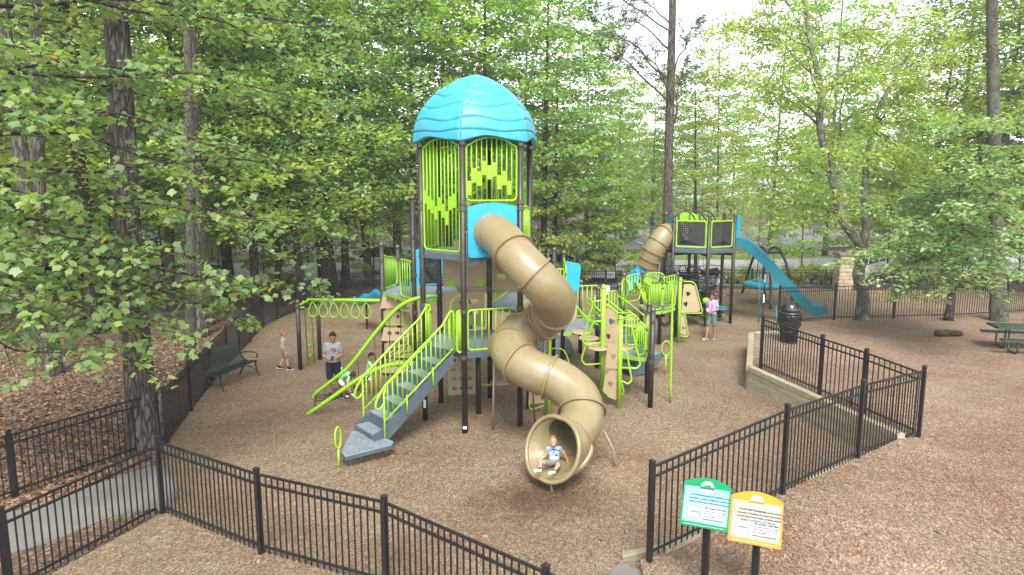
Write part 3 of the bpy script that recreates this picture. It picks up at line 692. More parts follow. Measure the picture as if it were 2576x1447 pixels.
# ---------------------------------------------------------------- arched net climber
t1 = spline([G(787, 1006, -.05), D(797, 988, 17.25), D(830, 962, 17.2), D(880, 920, 17.1), D(942, 841, 17.0), D(985, 790, 16.95), D(1018, 763, 16.9), D(1060, 748, 16.92), F_ + Vector((0, 0, 2.79))], 6)
t2 = spline([G(773, 1043, -.03), D(800, 1025, 16.0), D(868, 977, 15.9), D(905, 952, 15.85), D(950, 928, 15.8), D(988, 917, 15.75), A_ + Vector((-.02, 0, 1.40))], 8)
cl = pipe('arch_climber', t1, .050, 'lime', pt, 10); pipe('arch_tube', t2, .050, 'lime', cl, 10)
net = []
n1, n2 = len(t1) - 1, len(t2) - 1
rows = []
for k in range(9):
    f = .12 + .80 * k / 8; a_ = t1[int(f * n1)]; b_ = t2[int(f * n2)]
    anch = Vector((a_.x, a_.y, max(.12, a_.z - .9 * min(1, a_.z))))
    net.append(tube([a_, anch], .009, 5)); ml = [anch.lerp(b_, t) + Vector((0, 0, -.10 * math.sin(math.pi * t))) for t in (0, .25, .5, .75, 1)]
    net.append(tube(ml, .012, 5)); rows.append(ml)
    add('rope_clamp', *lathe(a_ - Vector((0, 0, .06)), [(.018, -.05), (.018, .03)], 8), M['metal'], cl)
    add('rope_clamp', *lathe(anch, [(.02, -.035), (.02, .035)], 8), M['metal'], cl)
    add('rope_clamp', *sphere(b_ + Vector((0, -.04, 0)), .016, n=8, m=5), M['metal'], cl)
for j in range(4):
    net.append(tube([r_[j] for r_ in rows], .012, 5))
add('climbing_net', *join(net), M['rope'], cl, True)
# ---------------------------------------------------------------- overhead ring ladder
R1 = Vector((-6.43, 20.16, 0)); R2 = Vector((-6.17, 21.37, 0)); L1 = Vector((-3.76, 19.6, 0)); L2 = Vector((-3.5, 20.8, 0)); MP = Vector((-2.58, 17.8, 0))
rp = cappost(pt, R1.x, R1.y, 2.16, clamps=(1.95,)); cappost(pt, R2.x, R2.y, 2.14, clamps=(1.9,))
mid_ = (R1 + R2) / 2 + Vector((0, 0, 2.05)); be = L1 + Vector((-.06, 0, 2.22))
ol = pipe('overhead_beam', [mid_, be], .055, 'lime', pt, 10)
pipe('beam_arm', spline([R1 + Vector((.04, 0, 1.98)), mid_ + Vector((.04, -.1, 0)), mid_ + Vector((.04, .1, 0)), R2 + Vector((.04, 0, 1.95))], 5), .03, 'lime', ol)
for k in range(6):
    c_ = mid_.lerp(be, .07 + k * .148) - Vector((0, 0, .05))
    rg = [c_ + Vector((.115 * math.sin(t) * (1 - .55 * math.cos(t / 2) ** 2) * 1.25, 0, -.21 + .21 * math.cos(t))) for t in [2 * math.pi * i / 22 for i in range(22)]]
    rg = [c_ + Vector((.17 * math.sin(t) * math.sin(t / 2), 0, -.24 * (1 - math.cos(t)))) for t in [2 * math.pi * i / 24 for i in range(24)]]
    pipe('ring', rg, .021, 'lime', ol, 7, True)
la, lb = G(775, 922), G(791, 913)
ld = pipe('ladder_rail', [R1 + Vector((.06, .02, 1.9)), R1 + Vector((.18, .02, 1.92)), la + Vector((-.02, 0, 1.8)), la], .024, 'lime', ol)
pipe('ladder_rail', [mid_ + Vector((-.05, -.3, .0)), lb + Vector((-.02, 0, 1.9)), lb], .024, 'lime', ol)
for z in (.3, .62, .95): pipe('rung', [la + Vector((0, 0, z)), lb + Vector((0, 0, z + .04))], .019, 'lime', ol)
# ---------------------------------------------------------------- rear platforms
cappost(pt, L1.x, L1.y, 3.92, clamps=(2.3, 3.4)); cappost(pt, L2.x, L2.y, 3.75, clamps=(2.3, 3.3)); cappost(pt, MP.x, MP.y, 5.28, clamps=(2.2, 3.2, 4.2))
L3 = Vector((-1.7, 20.6, 0)); L4 = Vector((-1.45, 18.6, 0)); cappost(pt, L3.x, L3.y, 3.7, clamps=(2.3,)); 
deckpart(pt, [(L1.x, L1.y), (L2.x, L2.y), (L3.x, L3.y), (L4.x, L4.y), (MP.x, MP.y)], 2.49, .08, skirt='lime')
rail_panel(pt, L1, L2, 2.55, 3.52, 8, rc=.15, zt2=3.35); rail_panel(pt, MP, L1 + (MP - L1) * .55, 2.55, 3.55, 4, rc=.12); rail_panel(pt, L3, L4, 2.55, 3.5, 9)
ax = Vector((1, .12, 0)).normalized()
arch_o = [(0, 0), (0, 1.0), (.12, 1.12), (.45, 1.08), (.80, 1.14), (.92, 1.0), (.92, 0)]; arch_i = [(.16, .04), (.22, .78), (.46, .86), (.70, .78), (.78, .04)]
plate('slide_arch_panel', arch_o, [arch_i], .06, (-3.02, 20.75, 2.5), ax, (0, 0, 1), M['blue'], pt)
# blue wave slide running away behind
wp = spline([(-2.95, 20.9, 2.45), (-3.2, 21.6, 2.25), D(985, 752, 23.0), D(955, 752, 24.6), D(925, 765, 26.0), D(908, 768, 26.6)], 6)
T_, N_f, B_f = frames(wp, up=Vector((0, 0, 1))); V_ = []
pro = [(-.30, .30), (-.27, .31), (-.22, .04), (-.12, 0), (.12, 0), (.22, .04), (.27, .31), (.30, .30), (.26, -.02), (-.26, -.02)]
for i in range(len(wp)):
    s_ = T_[i].cross(Vector((0, 0, 1))).normalized(); wv = .06 * math.sin(i * .9)
    V_ += [wp[i] + s_ * a_ + Vector((0, 0, b_ + (wv if b_ > .2 else 0))) for a_, b_ in pro]
np_ = len(pro); F_l = [(i * np_ + k, i * np_ + (k + 1) % np_, (i + 1) * np_ + (k + 1) % np_, (i + 1) * np_ + k) for i in range(len(wp) - 1) for k in range(np_)]
ws = add('wave_slide', V_, F_l, M['blue'], pt, True); pipe('slide_leg', [wp[-6] + Vector((0, 0, 0)), (wp[-6].x, wp[-6].y, -.05)], .04, 'post', ws)
# tan zigzag climbing panels below the left platform
cdir = Vector((.97, -.22, 0)).normalized()
zz = add('panel_climber', *tube([L1 + Vector((.02, -.12, 2.45)), L1 + Vector((.75, -.3, 2.35)), L1 + Vector((.62, -.3, 1.9)), L1 + Vector((.80, -.3, 1.3)), L1 + Vector((.66, -.3, .8)), L1 + Vector((.80, -.3, .1))], .018, 6), M['lime'], pt, True)
for k in range(5):
    z = 2.42 - k * .48; sk = .10 if k % 2 else -.06
    ot = [(-.02 + sk * .3, -.40), (.80 + sk, -.36), (.84, 0), (.04, 0)]
    hs_ = [circle(.22, -.17, .075, 10, .06), circle(.45, -.15, .08, 10, .055), circle(.66, -.18, .075, 10, .06)][:3 - (k % 2)]
    plate('climbing_panel', ot, hs_, .02, L1 + Vector((0, -.13, z)), cdir, (0, (-.15 if k % 2 else .12), 1), M['tan'], zz)
    pipe('panel_frame', [L1 + Vector((.0, -.13, z - .41)), L1 + cdir * .84 + Vector((0, -.13, z - .37))], .018, 'lime', zz)
# net tunnel between tower and platform
def netpatch(name, P, Q, nrow, ncol, sag, r=.011):
    """rope grid between two polylines P and Q"""
    P = spline(P, 6); Q = spline(Q, 6); prt = []
    pick = lambda A, t: A[min(len(A) - 1, int(round(t * (len(A) - 1))))]
    gr = [[pick(P, i / (nrow - 1)).lerp(pick(Q, i / (nrow - 1)), j / (ncol - 1)) + Vector((0, 0, -sag * math.sin(math.pi * j / (ncol - 1)))) for j in range(ncol)] for i in range(nrow)]
    for row in gr: prt.append(tube(row, r, 5))
    for j in range(ncol): prt.append(tube([gr[i][j] for i in range(nrow)], r, 5))
    return add(name, *join(prt), M['rope'], pt, True)
netpatch('climbing_net', [D(1062, 640, 17.9), D(1068, 672, 18.1), D(1080, 700, 18.3), D(1120, 716, 18.3), D(1172, 706, 18.2)], [D(1092, 638, 18.9), D(1100, 668, 19.2), D(1112, 690, 19.4), D(1140, 704, 19.4), D(1176, 700, 19.2)], 22, 9, .12)
# tan wall panels at the back of the tower
ufe = (E_ - F_).normalized()
sl = lambda x0, y0, x1, y1: rrect(x0, y0, x1, y1, min(.05, (y1 - y0) / 2.01))
wp1 = plate('tan_panel', rrect(0, 0, 1.12, .86, .02), [sl(.42, .50, .95, .64)], .025, F_ + ufe * .10 + Vector((0, .0, 3.02)), ufe, (0, 0, 1), M['tan'], pt)
wp2 = plate('tan_panel', rrect(0, 0, 1.12, .86, .02), [sl(.45, .55, .98, .66), sl(.45, .26, .98, .37)], .025, F_ + ufe * .05 + Vector((0, .06, 1.98)), ufe, (0, 0, 1), M['tan'], pt)
for x, z in ((.20, 3.08), (.98, 3.08), (.20, 2.0), (.98, 2.0)): add('lime_clip', *obox(F_ + ufe * (x + .1) + Vector((0, -.02, z)), .11, .015, .075, ufe), M['lime'], wp1 if z > 3 else wp2)
ued = (D_ - E_).normalized()
plate('tan_panel', rrect(0, 0, 1.10, .9, .02), [sl(.15, .55, .45, .66), sl(.15, .30, .45, .41), circle(.75, .55, .10)], .025, E_ + ued * .1 + Vector((0, 0, 2.9)), ued, (0, 0, 1), M['tan'], pt)
plate('tan_panel', rrect(0, 0, 1.0, .9, .02), [sl(.25, .52, .8, .62)], .025, C_ + (D_ - C_) * .1 + Vector((.05, 0, 1.9)), (D_ - C_), (0, 0, 1), M['tan'], pt)
# arched lime hoop and blue bubble arch on the lower deck
hp = [D(1133, 880, 16.3), D(1133, 780, 16.3), D(1140, 755, 16.3), D(1155, 745, 16.3), D(1172, 752, 16.3), D(1178, 775, 16.3), D(1178, 880, 16.3)]
pipe('hoop', spline(hp, 5), .022, 'lime', pt)
M['bluedark'] = M['teal']
ao = [(0, 0), (0, .62), (.06, .76), (.2, .84), (.64, .84), (.80, .76), (.86, .62), (.86, 0)]; ai = [(.16, .02), (.16, .55), (.26, .66), (.6, .66), (.70, .55), (.70, .02)]
plate('bubble_arch', ao, [ai], .10, (-1.86, 17.15, 1.86), (1, .22, 0), (0, 0, 1), M['teal'], pt)
# leaning holed climber under the lower deck
bo = G(1128, 995); uy_ = Vector((0.05, .25, 1))
hc = plate('holed_climber', rrect(0, 0, .74, 1.35, .05), [circle(x, y, .075, 12, .055) for y in (.18, .43, .68, .93, 1.17) for x in (.16, .37, .58)], .03, bo, (1, .15, 0), uy_, M['tan'], pt)
for s_ in (.0, .74):
    b0 = bo + Vector((1, .15, 0)).normalized() * s_; pipe('climber_rail', [b0, b0 + uy_.normalized() * 1.55], .02, 'lime', hc)
for z in (.31, .80): pipe('climber_rung', [bo + uy_.normalized() * z, bo + uy_.normalized() * z + Vector((1, .15, 0)).normalized() * .74], .015, 'lime', hc)
for z, rr_ in ((.42, .30),):
    c_ = D(1258, 962, 17.2); add('pod_step', *lathe(c_, [(.02, -.03), (.24, -.03), (.26, 0), (.24, .02), (.02, .022)], 18), M['tan'], pt, True)
    pipe('pod_arm', [c_ - Vector((0, 0, .05)), c_ + Vector((-.45, -.1, -.05))], .03, 'lime', pt)
# right rear platform behind the slide
Q1 = Vector((1.55, 20.4, 0)); Q2 = Vector((1.32, 21.3, 0)); Q3 = Vector((1.2, 17.6, 0))
for q in (Q1, Q2): cappost(pt, q.x, q.y, 3.62, clamps=(2.4, 3.2))
deckpart(pt, [(D_.x, D_.y), (E_.x, E_.y), (-.1, 19.6), (Q2.x - .4, Q2.y - .8), (Q3.x + .2, Q3.y)], 2.45, .08)
rail_panel(pt, D_, Q3 + Vector((.2, 0, 0)), 2.5, 3.4, 8, rc=.1); rail_panel(pt, Q3 + Vector((.2, 0, 0)), Q1, 2.5, 3.4, 10); rail_panel(pt, E_, Vector((-.1, 19.6, 0)), 2.5, 3.4, 8)
plate('blue_panel', [(0, 0), (.42, .05), (.46, .8), (.40, .86), (0, .95)], [], .05, Q1 + Vector((.06, 0, 2.35)), (1, .1, 0), (0, 0, 1), M['blue'], pt)
pipe('tan_tunnel', [D(1255, 690, 20.5), D(1300, 700, 20.0)], .42, 'slide', pt, 24)
# grey boulder step
rk = [(.62, 0), (.66, .12), (.60, .38), (.50, .52), (.30, .60), (.05, .62)]
V_, F_l = lathe(G(1392, 890), rk, 20); V_ = [Vector((v.x + .06 * math.sin(9 * v.y), v.y, v.z + .03 * math.sin(7 * v.x))) for v in V_]
add('moulded_rock_step', V_, F_l, M['grey'], pt, True)
l5 = Vector((.88, 15.82, 0)); cappost(pt, l5.x, l5.y, 2.40, .055, mat='lime', cap='lime')
plate('climbing_panel', [(0, 0), (.42, .1), (.30, .9), (.38, 1.3), (.06, 1.35)], [circle(.2, .3, .06), circle(.2, .7, .06)], .02, l5 + Vector((-.48, .2, .25)), (1, -.3, 0), (0, 0, 1), M['tan'], pt)
pipe('panel_frame', spline([l5 + Vector((0, 0, 1.7)), l5 + Vector((.35, 0, 1.65)), l5 + Vector((.5, 0, 1.15)), l5 + Vector((.30, 0, .95)), l5 + Vector((0, 0, .95))], 4), .016, 'lime', pt)
pipe('panel_frame', spline([l5 + Vector((0, 0, .35)), l5 + Vector((-.4, 0, .20)), l5 + Vector((-.45, 0, .35)), l5 + Vector((-.35, 0, .5))], 4), .016, 'lime', pt)
# ---------------------------------------------------------------- lower lime play structure on the right
r1 = Vector((3.48, 16.57, 0)); r2 = Vector((2.60, 20.35, 0)); r3 = Vector((2.27, 22.22, 0)); r4 = Vector((5.19, 23.55, 0)); r5 = Vector((6.04, 24.71, 0))
r1b = G(1607, 814, 1.8); r1b = Vector((3.62, 17.75, 0)); r6 = G(1558, 712, 2.5); r7 = G(1571, 687, 2.5); r8 = G(1616, 681, 2.5)
for q in (r6, r7, r8): q.z = 0
ls = empty('lime_play_structure', (3.6, 20.5, 0), 'low lime green play structure with stepping pods and many railings right of the slide', 'play structure')
for q, h in ((r1, 2.56), (r1b, 2.5), (r2, 2.54), (r3, 2.48), (r4, 2.45), (r5, 2.42), (r6, 2.5), (r7, 2.5), (r8, 2.5)):
    cappost(ls, q.x, q.y, h, clamps=(1.18, 2.2))
def gz(px, py, z): p = G((2250 + px / 2.411) * .629, (1050 + py / 2.411) * .629, z); return p
def dz(px, py, y): return D((2250 + px / 2.411) * .629, (1050 + py / 2.411) * .629, y)
nd = [gz(*q, 1.22) for q in ((568, 892), (800, 925), (818, 822), (600, 826))]
md = [gz(*q, 1.30) for q in ((10, 680), (305, 640), (330, 575), (240, 535), (85, 540))]
fd = [gz(*q, 1.38) for q in ((830, 470), (960, 472), (1085, 435), (1040, 400), (735, 405))]
for P_ in (nd, md, fd): deckpart(ls, [(p.x, p.y) for p in P_], P_[0].z, .09, skirt='lime')
rail_panel(ls, nd[1], nd[2], 1.30, 2.15, 4, rc=.10, inset=.02); rail_panel(ls, nd[1] + (nd[0] - nd[1]) * .45, nd[1], 1.30, 2.10, 4, rc=.12, inset=.02)
rail_panel(ls, nd[3], nd[2] + (nd[3] - nd[2]) * .45, 1.30, 2.12, 3, rc=.12, inset=.02)
rail_panel(ls, md[0], md[4], 1.36, 2.3, 6, rc=.10, inset=.05); rail_panel(ls, md[4], md[3] + (md[3] - md[4]) * .9, 1.36, 2.35, 5, rc=.18, inset=.05); rail_panel(ls, md[1], md[2], 1.36, 2.25, 3, rc=.12, inset=.02)
rail_panel(ls, r2, r6, 1.36, 2.28, 5, rc=.2); rail_panel(ls, r6, r7, 1.40, 2.36, 8, rc=.2); rail_panel(ls, r7, r8, 1.45, 2.4, 4, rc=.2)
rail_panel(ls, fd[1], fd[2], 1.44, 2.32, 6, rc=.15, inset=.02); rail_panel(ls, fd[0], fd[1], 1.44, 2.32, 7, rc=.15, inset=.02); rail_panel(ls, r8, r8 + (r5 - r8) * .7, 1.44, 2.4, 6, rc=.2); rail_panel(ls, r4, r5, 1.44, 2.34, 5, rc=.18)
rail_panel(ls, r8, r4, 1.44, 2.36, 9, rc=.2)
# holed panel climber on the lime posts
l1 = Vector((2.40, 17.67, 0)); l2 = Vector((2.68, 16.51, 0)); l4 = Vector((5.90, 23.68, 0))
cappost(ls, l1.x, l1.y, 2.97, .060, mat='lime', cap='lime'); cappost(ls, l2.x, l2.y, 2.37, .060, mat='lime', cap='lime'); cappost(ls, l4.x, l4.y, 2.36, .055, mat='lime', cap='lime')
ul = (l2 - l1).normalized(); Ll = (l2 - l1).length; ux_ = Vector((.93, -.36, 0)).normalized()
def cpanel(o_, ux, pts, holes, name='climbing_panel'):
    pn = plate(name, pts, [tri_hole(*h) for h in holes], .022, o_, ux, (0, 0, 1), M['tan'], ls)
    return pn
def cframe(o_, ux, pts):
    ux = Vector(ux).normalized(); pipe('panel_frame', [Vector(o_) + ux * a_ + Vector((0, 0, b_)) for a_, b_ in spl2(pts)], .024, 'lime', ls)
def spl2(pts):
    out = []
    for i, p in enumerate(pts):
        if 0 < i < len(pts) - 1:
            a_, b_, c_ = Vector(pts[i - 1]), Vector(p), Vector(pts[i + 1]); r_ = min(.07, (a_ - b_).length * .4, (c_ - b_).length * .4)
            s_ = b_ + (a_ - b_).normalized() * r_; e_ = b_ + (c_ - b_).normalized() * r_
            for t in (0, .33, .67, 1): out.append(tuple(s_ * (1 - t) ** 2 + b_ * 2 * t * (1 - t) + e_ * t * t))
        else: out.append(tuple(p))
    return out
cpanel(l1 + Vector((.05, -.02, 1.30)), ux_, [(0, .02), (.40, .10), (.42, .35), (.30, .75), (.27, 1.0), (.10, 1.08), (.02, 1.0)], [(.10, .30, .07, .5), (.17, .70, .075, .2)])
cframe(l1 + Vector((.04, -.02, 1.30)), ux_, [(0, -.05), (.45, .02), (.47, .10), (.30, .72), (.34, .95), (.10, 1.12), (0, 1.12)])
cpanel(l1 + Vector((.05, -.02, .10)), ux_, [(0, .05), (.36, .0), (.50, .18), (.36, .9), (.28, 1.1), (.02, 1.12)], [(.12, .38, .08, .3), (.19, .80, .07, 1.2)])
cframe(l1 + Vector((.04, -.02, .08)), ux_, [(0, -.03), (.50, -.06), (.55, .05), (.32, 1.05), (.0, 1.2)])
uy2 = Vector((-.93, .36, 0)).normalized()
cpanel(l2 + Vector((-.05, .01, 1.02)), uy2, [(0, 0), (.30, -.02), (.28, .45), (.16, .95), (.04, 1.12), (0, 1.1)], [(.12, .30, .065, .7), (.13, .68, .065, .1)])
cpanel(l2 + Vector((-.05, .05, .20)), uy2, [(0, 0), (.20, .05), (.36, .2), (.30, .6), (.18, .75), (0, .78)], [(.17, .40, .07, .5)])
cframe(l2 + Vector((.04, -.02, .0)), (1, .1, 0), [(0, 2.12), (.22, 2.10), (.48, 1.12), (.40, 1.02), (0, 1.05)])
cframe(l2 + Vector((.04, -.02, .0)), (1, .1, 0), [(0, 1.5), (.12, 1.46), (.27, .72), (.18, .62), (0, .72)])
cframe(l1 + Vector((-.04, -.02, 0)), (-1, .1, 0), [(0, 2.55), (.22, 2.52), (.50, 1.45), (.40, 1.35), (0, 1.42)])
cframe(l1 + Vector((-.04, -.02, 0)), (-1, .1, 0), [(0, 2.0), (.22, 1.98), (.52, .95), (.42, .80), (0, .85)])
cpanel(l4 + Vector((.06, 0, 1.12)), (1, -.1, 0), [(0, 0), (.62, .02), (.66, .15), (.44, .95), (.28, 1.02), (.06, 1.0)], [(.22, .66, .08, .2), (.14, .30, .08, .8)])
cframe(l4 + Vector((.04, -.03, 1.12)), (1, -.1, 0), [(0, -.03), (.72, -.02), (.74, .08), (.46, 1.02), (.34, 1.1), (.04, 1.1)])
cpanel(l4 + Vector((.06, 0, .30)), (1, -.1, 0), [(0, .05), (.22, 0), (.22, .5), (.10, .78), (0, .8)], [(.10, .25, .06, .2)])
cframe(l4 + Vector((.04, -.03, .30)), (1, -.1, 0), [(0, -.03), (.26, -.05), (.28, .05), (.14, .78), (0, .85)])
# tall thin hoop
pipe('hoop', spline([dz(835, 640, 21.6), dz(835, 250, 21.6), dz(842, 204, 21.5), dz(870, 196, 21.2), dz(1000, 196, 17.6), dz(1040, 212, 17.1), dz(1056, 260, 17.0), dz(1056, 420, 16.96), G(1686, 1013)], 6), .028, 'lime', ls)
# pods on a bent stem
pods = [dz(182, 670, 19.6), dz(252, 728, 18.9), dz(300, 790, 18.2), dz(352, 822, 17.7), dz(590, 816, 17.9)]
stem = pipe('pod_stem', spline([pods[0] + Vector((.1, 0, -.08)), dz(190, 700, 19.4), dz(240, 765, 18.7), dz(300, 828, 18.1), dz(420, 850, 17.9), dz(585, 832, 17.9)], 5), .045, 'lime', ls, 10)
for c_ in pods:
    add('pod_step', *[lathe(c_, [(.02, -.045), (.27, -.045), (.295, -.02), (.295, .0), (.27, .022), (.02, .026)], 22)][0], M['tan'], stem, False)
    for a_ in range(5): add('bolt', *lathe(c_ + Vector((.15 * math.cos(a_ * 1.26), .15 * math.sin(a_ * 1.26), .026)), [(.012, 0), (.01, .006)], 6), M['metal'], stem)
for c_ in (dz(685, 620, 21.0), dz(625, 640, 20.8), dz(610, 540, 22.5)):
    add('pod_step', *lathe(c_, [(.02, -.04), (.30, -.04), (.32, 0), (.30, .02), (.02, .022)], 20), M['tan'], stem)
    pipe('pod_arm', [c_ - Vector((0, 0, .05)), c_ + Vector((.45, .2, -.05))], .03, 'lime', stem)
# curved double handrails
for pts, y0, y1 in (([(130, 410), (180, 480), (250, 545), (340, 575), (420, 570)], 20.3, 18.6), ([(135, 440), (190, 520), (260, 570), (340, 600)], 20.3, 18.8), ([(225, 345), (280, 370), (320, 430), (360, 470)], 20.6, 19.6), ([(225, 395), (280, 420), (320, 480), (360, 520)], 20.6, 19.6), ([(410, 340), (520, 430), (610, 500), (665, 520)], 20.2, 19.2), ([(510, 310), (620, 380), (710, 450), (780, 510)], 21.4, 19.6), ([(560, 500), (640, 470), (760, 580), (790, 615)], 20.0, 19.0), ([(410, 480), (470, 470), (560, 490), (665, 485)], 19.8, 19.2), ([(410, 510), (470, 530), (560, 545), (640, 530)], 19.8, 19.2)):
    n_ = len(pts); pipe('handrail', spline([dz(a_, b_, y0 + (y1 - y0) * i / (n_ - 1)) for i, (a_, b_) in enumerate(pts)], 5), .026, 'lime', ls)
# snake bars
for ox, oy in ((0, 0), (50, 20)):
    pts = [(575, 440), (585, 290), (598, 180), (620, 172), (640, 220), (660, 270), (685, 260), (700, 200), (715, 190), (735, 240), (755, 262), (775, 200), (785, 178), (820, 205)]
    pipe('snake_bar', spline([dz(a_ + ox * .6, b_ + oy, 22.3 - .12 * i) for i, (a_, b_) in enumerate(pts)], 4), .028, 'lime', ls)
    pipe('snake_leg', [dz(755 + ox * .6, 262 + oy, 20.9), dz(800 + ox * .3, 430, 20.9)], .028, 'lime', ls)
# grey steps
def stepbox(parent, o_, ux, w_, dp, h, name='step'):
    return add(name, *obox(Vector(o_) + Vector((0, 0, h / 2)), w_ / 2, dp / 2, h / 2, ux), M['steel'], parent)
sx = Vector((.93, .36, 0)).normalized(); sy = Vector((-.36, .93, 0)).normalized(); so0 = gz(800, 1090, 0)
gs = add('grey_steps', *prism([so0 - sx * .5 + Vector((0, 0, .02)), so0 - sx * .5 + Vector((0, 0, .10)), so0 - sx * .18 + Vector((0, 0, .50)), so0 + sx * .55 + Vector((0, 0, .62)), so0 + sx * .62 + Vector((0, 0, .52)), so0 + sx * .15 + Vector((0, 0, .06))], sy * .03), M['steel'], ls)
add('stringer', *prism([p + sy * .95 for p in [so0 - sx * .5 + Vector((0, 0, .02)), so0 - sx * .5 + Vector((0, 0, .10)), so0 - sx * .18 + Vector((0, 0, .50)), so0 + sx * .55 + Vector((0, 0, .62)), so0 + sx * .62 + Vector((0, 0, .52)), so0 + sx * .15 + Vector((0, 0, .06))]], sy * .03), M['steel'], gs)
for z, s0_, w_ in ((.16, -.30, .40), (.56, .22, .80)): add('tread', *obox(so0 + sx * s0_ + sy * .48 + Vector((0, 0, z)), w_ / 2, .45, .018, sx), M['deck'], gs)
add('riser', *obox(so0 + sx * -.12 + sy * .48 + Vector((0, 0, .36)), .01, .45, .19, sx), M['steel'], gs)
lo = gz(990, 1075, 0)
gl = pipe('grab_loop', [lo - Vector((0, 0, .05)), lo + Vector((0, 0, .58))], .024, 'lime', ls)
pipe('loop', [lo + Vector((.13 * math.sin(t), 0, .78 - .22 * math.cos(t))) for t in [2 * math.pi * k / 20 for k in range(20)]], .018, 'lime', gl, 8, True)
m0, m1 = dz(430, 590, 20.3), dz(640, 840, 18.6); dd = (m1 - m0); hd_ = Vector((dd.x, dd.y, 0)).normalized(); pd = Vector((-hd_.y, hd_.x, 0))
ms = add('grey_steps', *bar(m0 + pd * -.35, m1 + pd * -.35, .03, .34), M['steel'], ls); add('stringer', *bar(m0 + pd * .45, m1 + pd * .45, .03, .34), M['steel'], ms)
for k in range(5):
    c_ = m0.lerp(m1, (k + .5) / 5); add('tread', *obox(c_ + Vector((0, 0, .04)), .19, .38, .018, hd_), M['deck'], ms); add('riser', *obox(c_ - hd_ * .18 + Vector((0, 0, .16)), .008, .38, .11, hd_), M['steel'], ms)
# slings below the far deck
sg = []
for k in range(5):
    a_ = dz(900, 490 + k * 10, 23.4 - k * .1); b_ = dz(1080, 500 + k * 8, 23.2); sg.append(tube(spline([a_, a_.lerp(b_, .5) - Vector((0, 0, .35)), b_], 5), .014, 5))
for k in range(6):
    t = k / 5; a_ = dz(900, 490, 23.4).lerp(dz(1080, 500, 23.2), t) - Vector((0, 0, .35 * math.sin(math.pi * t))); sg.append(tube([a_, a_ + Vector((.02, -.4, -.18))], .012, 5))
add('climbing_net', *join(sg), M['rope'], ls, True)
# ---------------------------------------------------------------- second tower
TC = Vector((7.66, 27.95, 0)); TRr = 1.40
t2_ = empty('slide_tower', TC, 'open topped play tower with black perforated panels, rope net below and two slides', 'play structure')
tp = [TC + Vector((math.cos(math.radians(-90 + 60 * k)), math.sin(math.radians(-90 + 60 * k)), 0)) * TRr for k in range(6)]
for i, p in enumerate(tp): cappost(t2_, p.x, p.y, 4.45, clamps=(2.55, 4.15))
deckpart(t2_, [(p.x, p.y) for p in tp], 3.04, .13)
for i in (0, 2, 4): add('deck_beam', *bar(tp[i] + Vector((0, 0, 2.82)), tp[(i + 3) % 6] + Vector((0, 0, 2.82)), .05, .10), M['post'], t2_)
M['perf'] = paint('black_perforated_sheet', (.022, .022, .024), .5, .1)
for i, j in ((5, 0), (0, 1)):
    p, q = tp[i], tp[j]; u_ = (q - p).normalized(); L_p = (q - p).length; nn = Vector((u_.y, -u_.x, 0))
    fr_ = rail_panel(t2_, p, q, 3.14, 4.16, 0, inset=.12, r=.030, rc=.07, name='panel_frame')
    hl = [circle(.30 + (k % 6) * .085, .28 + (k // 6) * .085, .026, 7) for k in range(54) if (k * 7) % 5 and .30 + (k % 6) * .085 < L_p - .3]
    plate('perforated_panel', rrect(.16, .04, L_p - .16, .98, .04), hl, .012, p + Vector((0, 0, 3.16)), u_, (0, 0, 1), M['perf'], fr_)
    # pyramid ridges folded into the sheet
    a_, b_, c_, d_ = (p + u_ * .2 + Vector((0, 0, 3.22)), p + u_ * (L_p - .2) + Vector((0, 0, 3.22)), p + u_ * (L_p - .2) + Vector((0, 0, 4.08)), p + u_ * .2 + Vector((0, 0, 4.08)))
    ap = p + u_ * L_p * (.32 if i == 5 else .5) + Vector((0, 0, 3.42)) + nn * .10
    add('folded_sheet', [a_, b_, ap], [(0, 1, 2)], M['perf'], fr_)
    add('folded_sheet', [a_, ap, d_], [(0, 1, 2)], M['perf'], fr_)
for i, j in ((2, 3), (3, 4)):
    rail_panel(t2_, tp[i], tp[j], 3.14, 4.2, 9, rc=.1)
plate('blue_panel', [(0, 0), (1.1, 0), (1.1, 1.1), (.9, 1.24), (.3, 1.26), (0, 1.12)], [circle(.55, .55, .36, 20)], .05, tp[4] + Vector((.08, -.08, 3.06)), (tp[5] - tp[4]), (0, 0, 1), M['blue'], t2_)
plate('blue_panel', [(0, 0), (.35, 0), (.42, .6), (.50, 1.25), (.2, 1.3), (0, 1.2)], [], .05, tp[1] + Vector((-.02, .1, 3.06)), (.8, .6, 0), (0, 0, 1), M['blue'], t2_)
plate('lime_panel', [(0, 0), (.95, 0), (.9, .3), (.55, .46), (.15, .36)], [circle(.25 + .1 * k, .12 + .06 * (k % 3), .02, 6) for k in range(6)], .03, TC + Vector((-.75, .8, 4.02)), (1, .1, 0), (0, 0, 1), M['lime'], t2_)
for k in range(3):
    c_ = TC + Vector((-.55 + k * .45, .3 + .1 * k, 4.1)); pipe('grab_bar', spline([c_ + Vector((-.28, -.2, .05)), c_ + Vector((-.22, -.1, .32)), c_ + Vector((0, 0, .42)), c_ + Vector((.3, .1, .28)), c_ + Vector((.5, .2, .05))], 5), .028, 'post', t2_)
add('lime_joint', *sphere(tp[0] + Vector((-.02, -.02, 1.05)), .15, .15, .14), M['lime'], t2_, True)
pipe('steel_pole', [tp[0] + Vector((0, -.05, 1.0)), D(1778, 842, 24.9)], .045, 'metal', t2_)
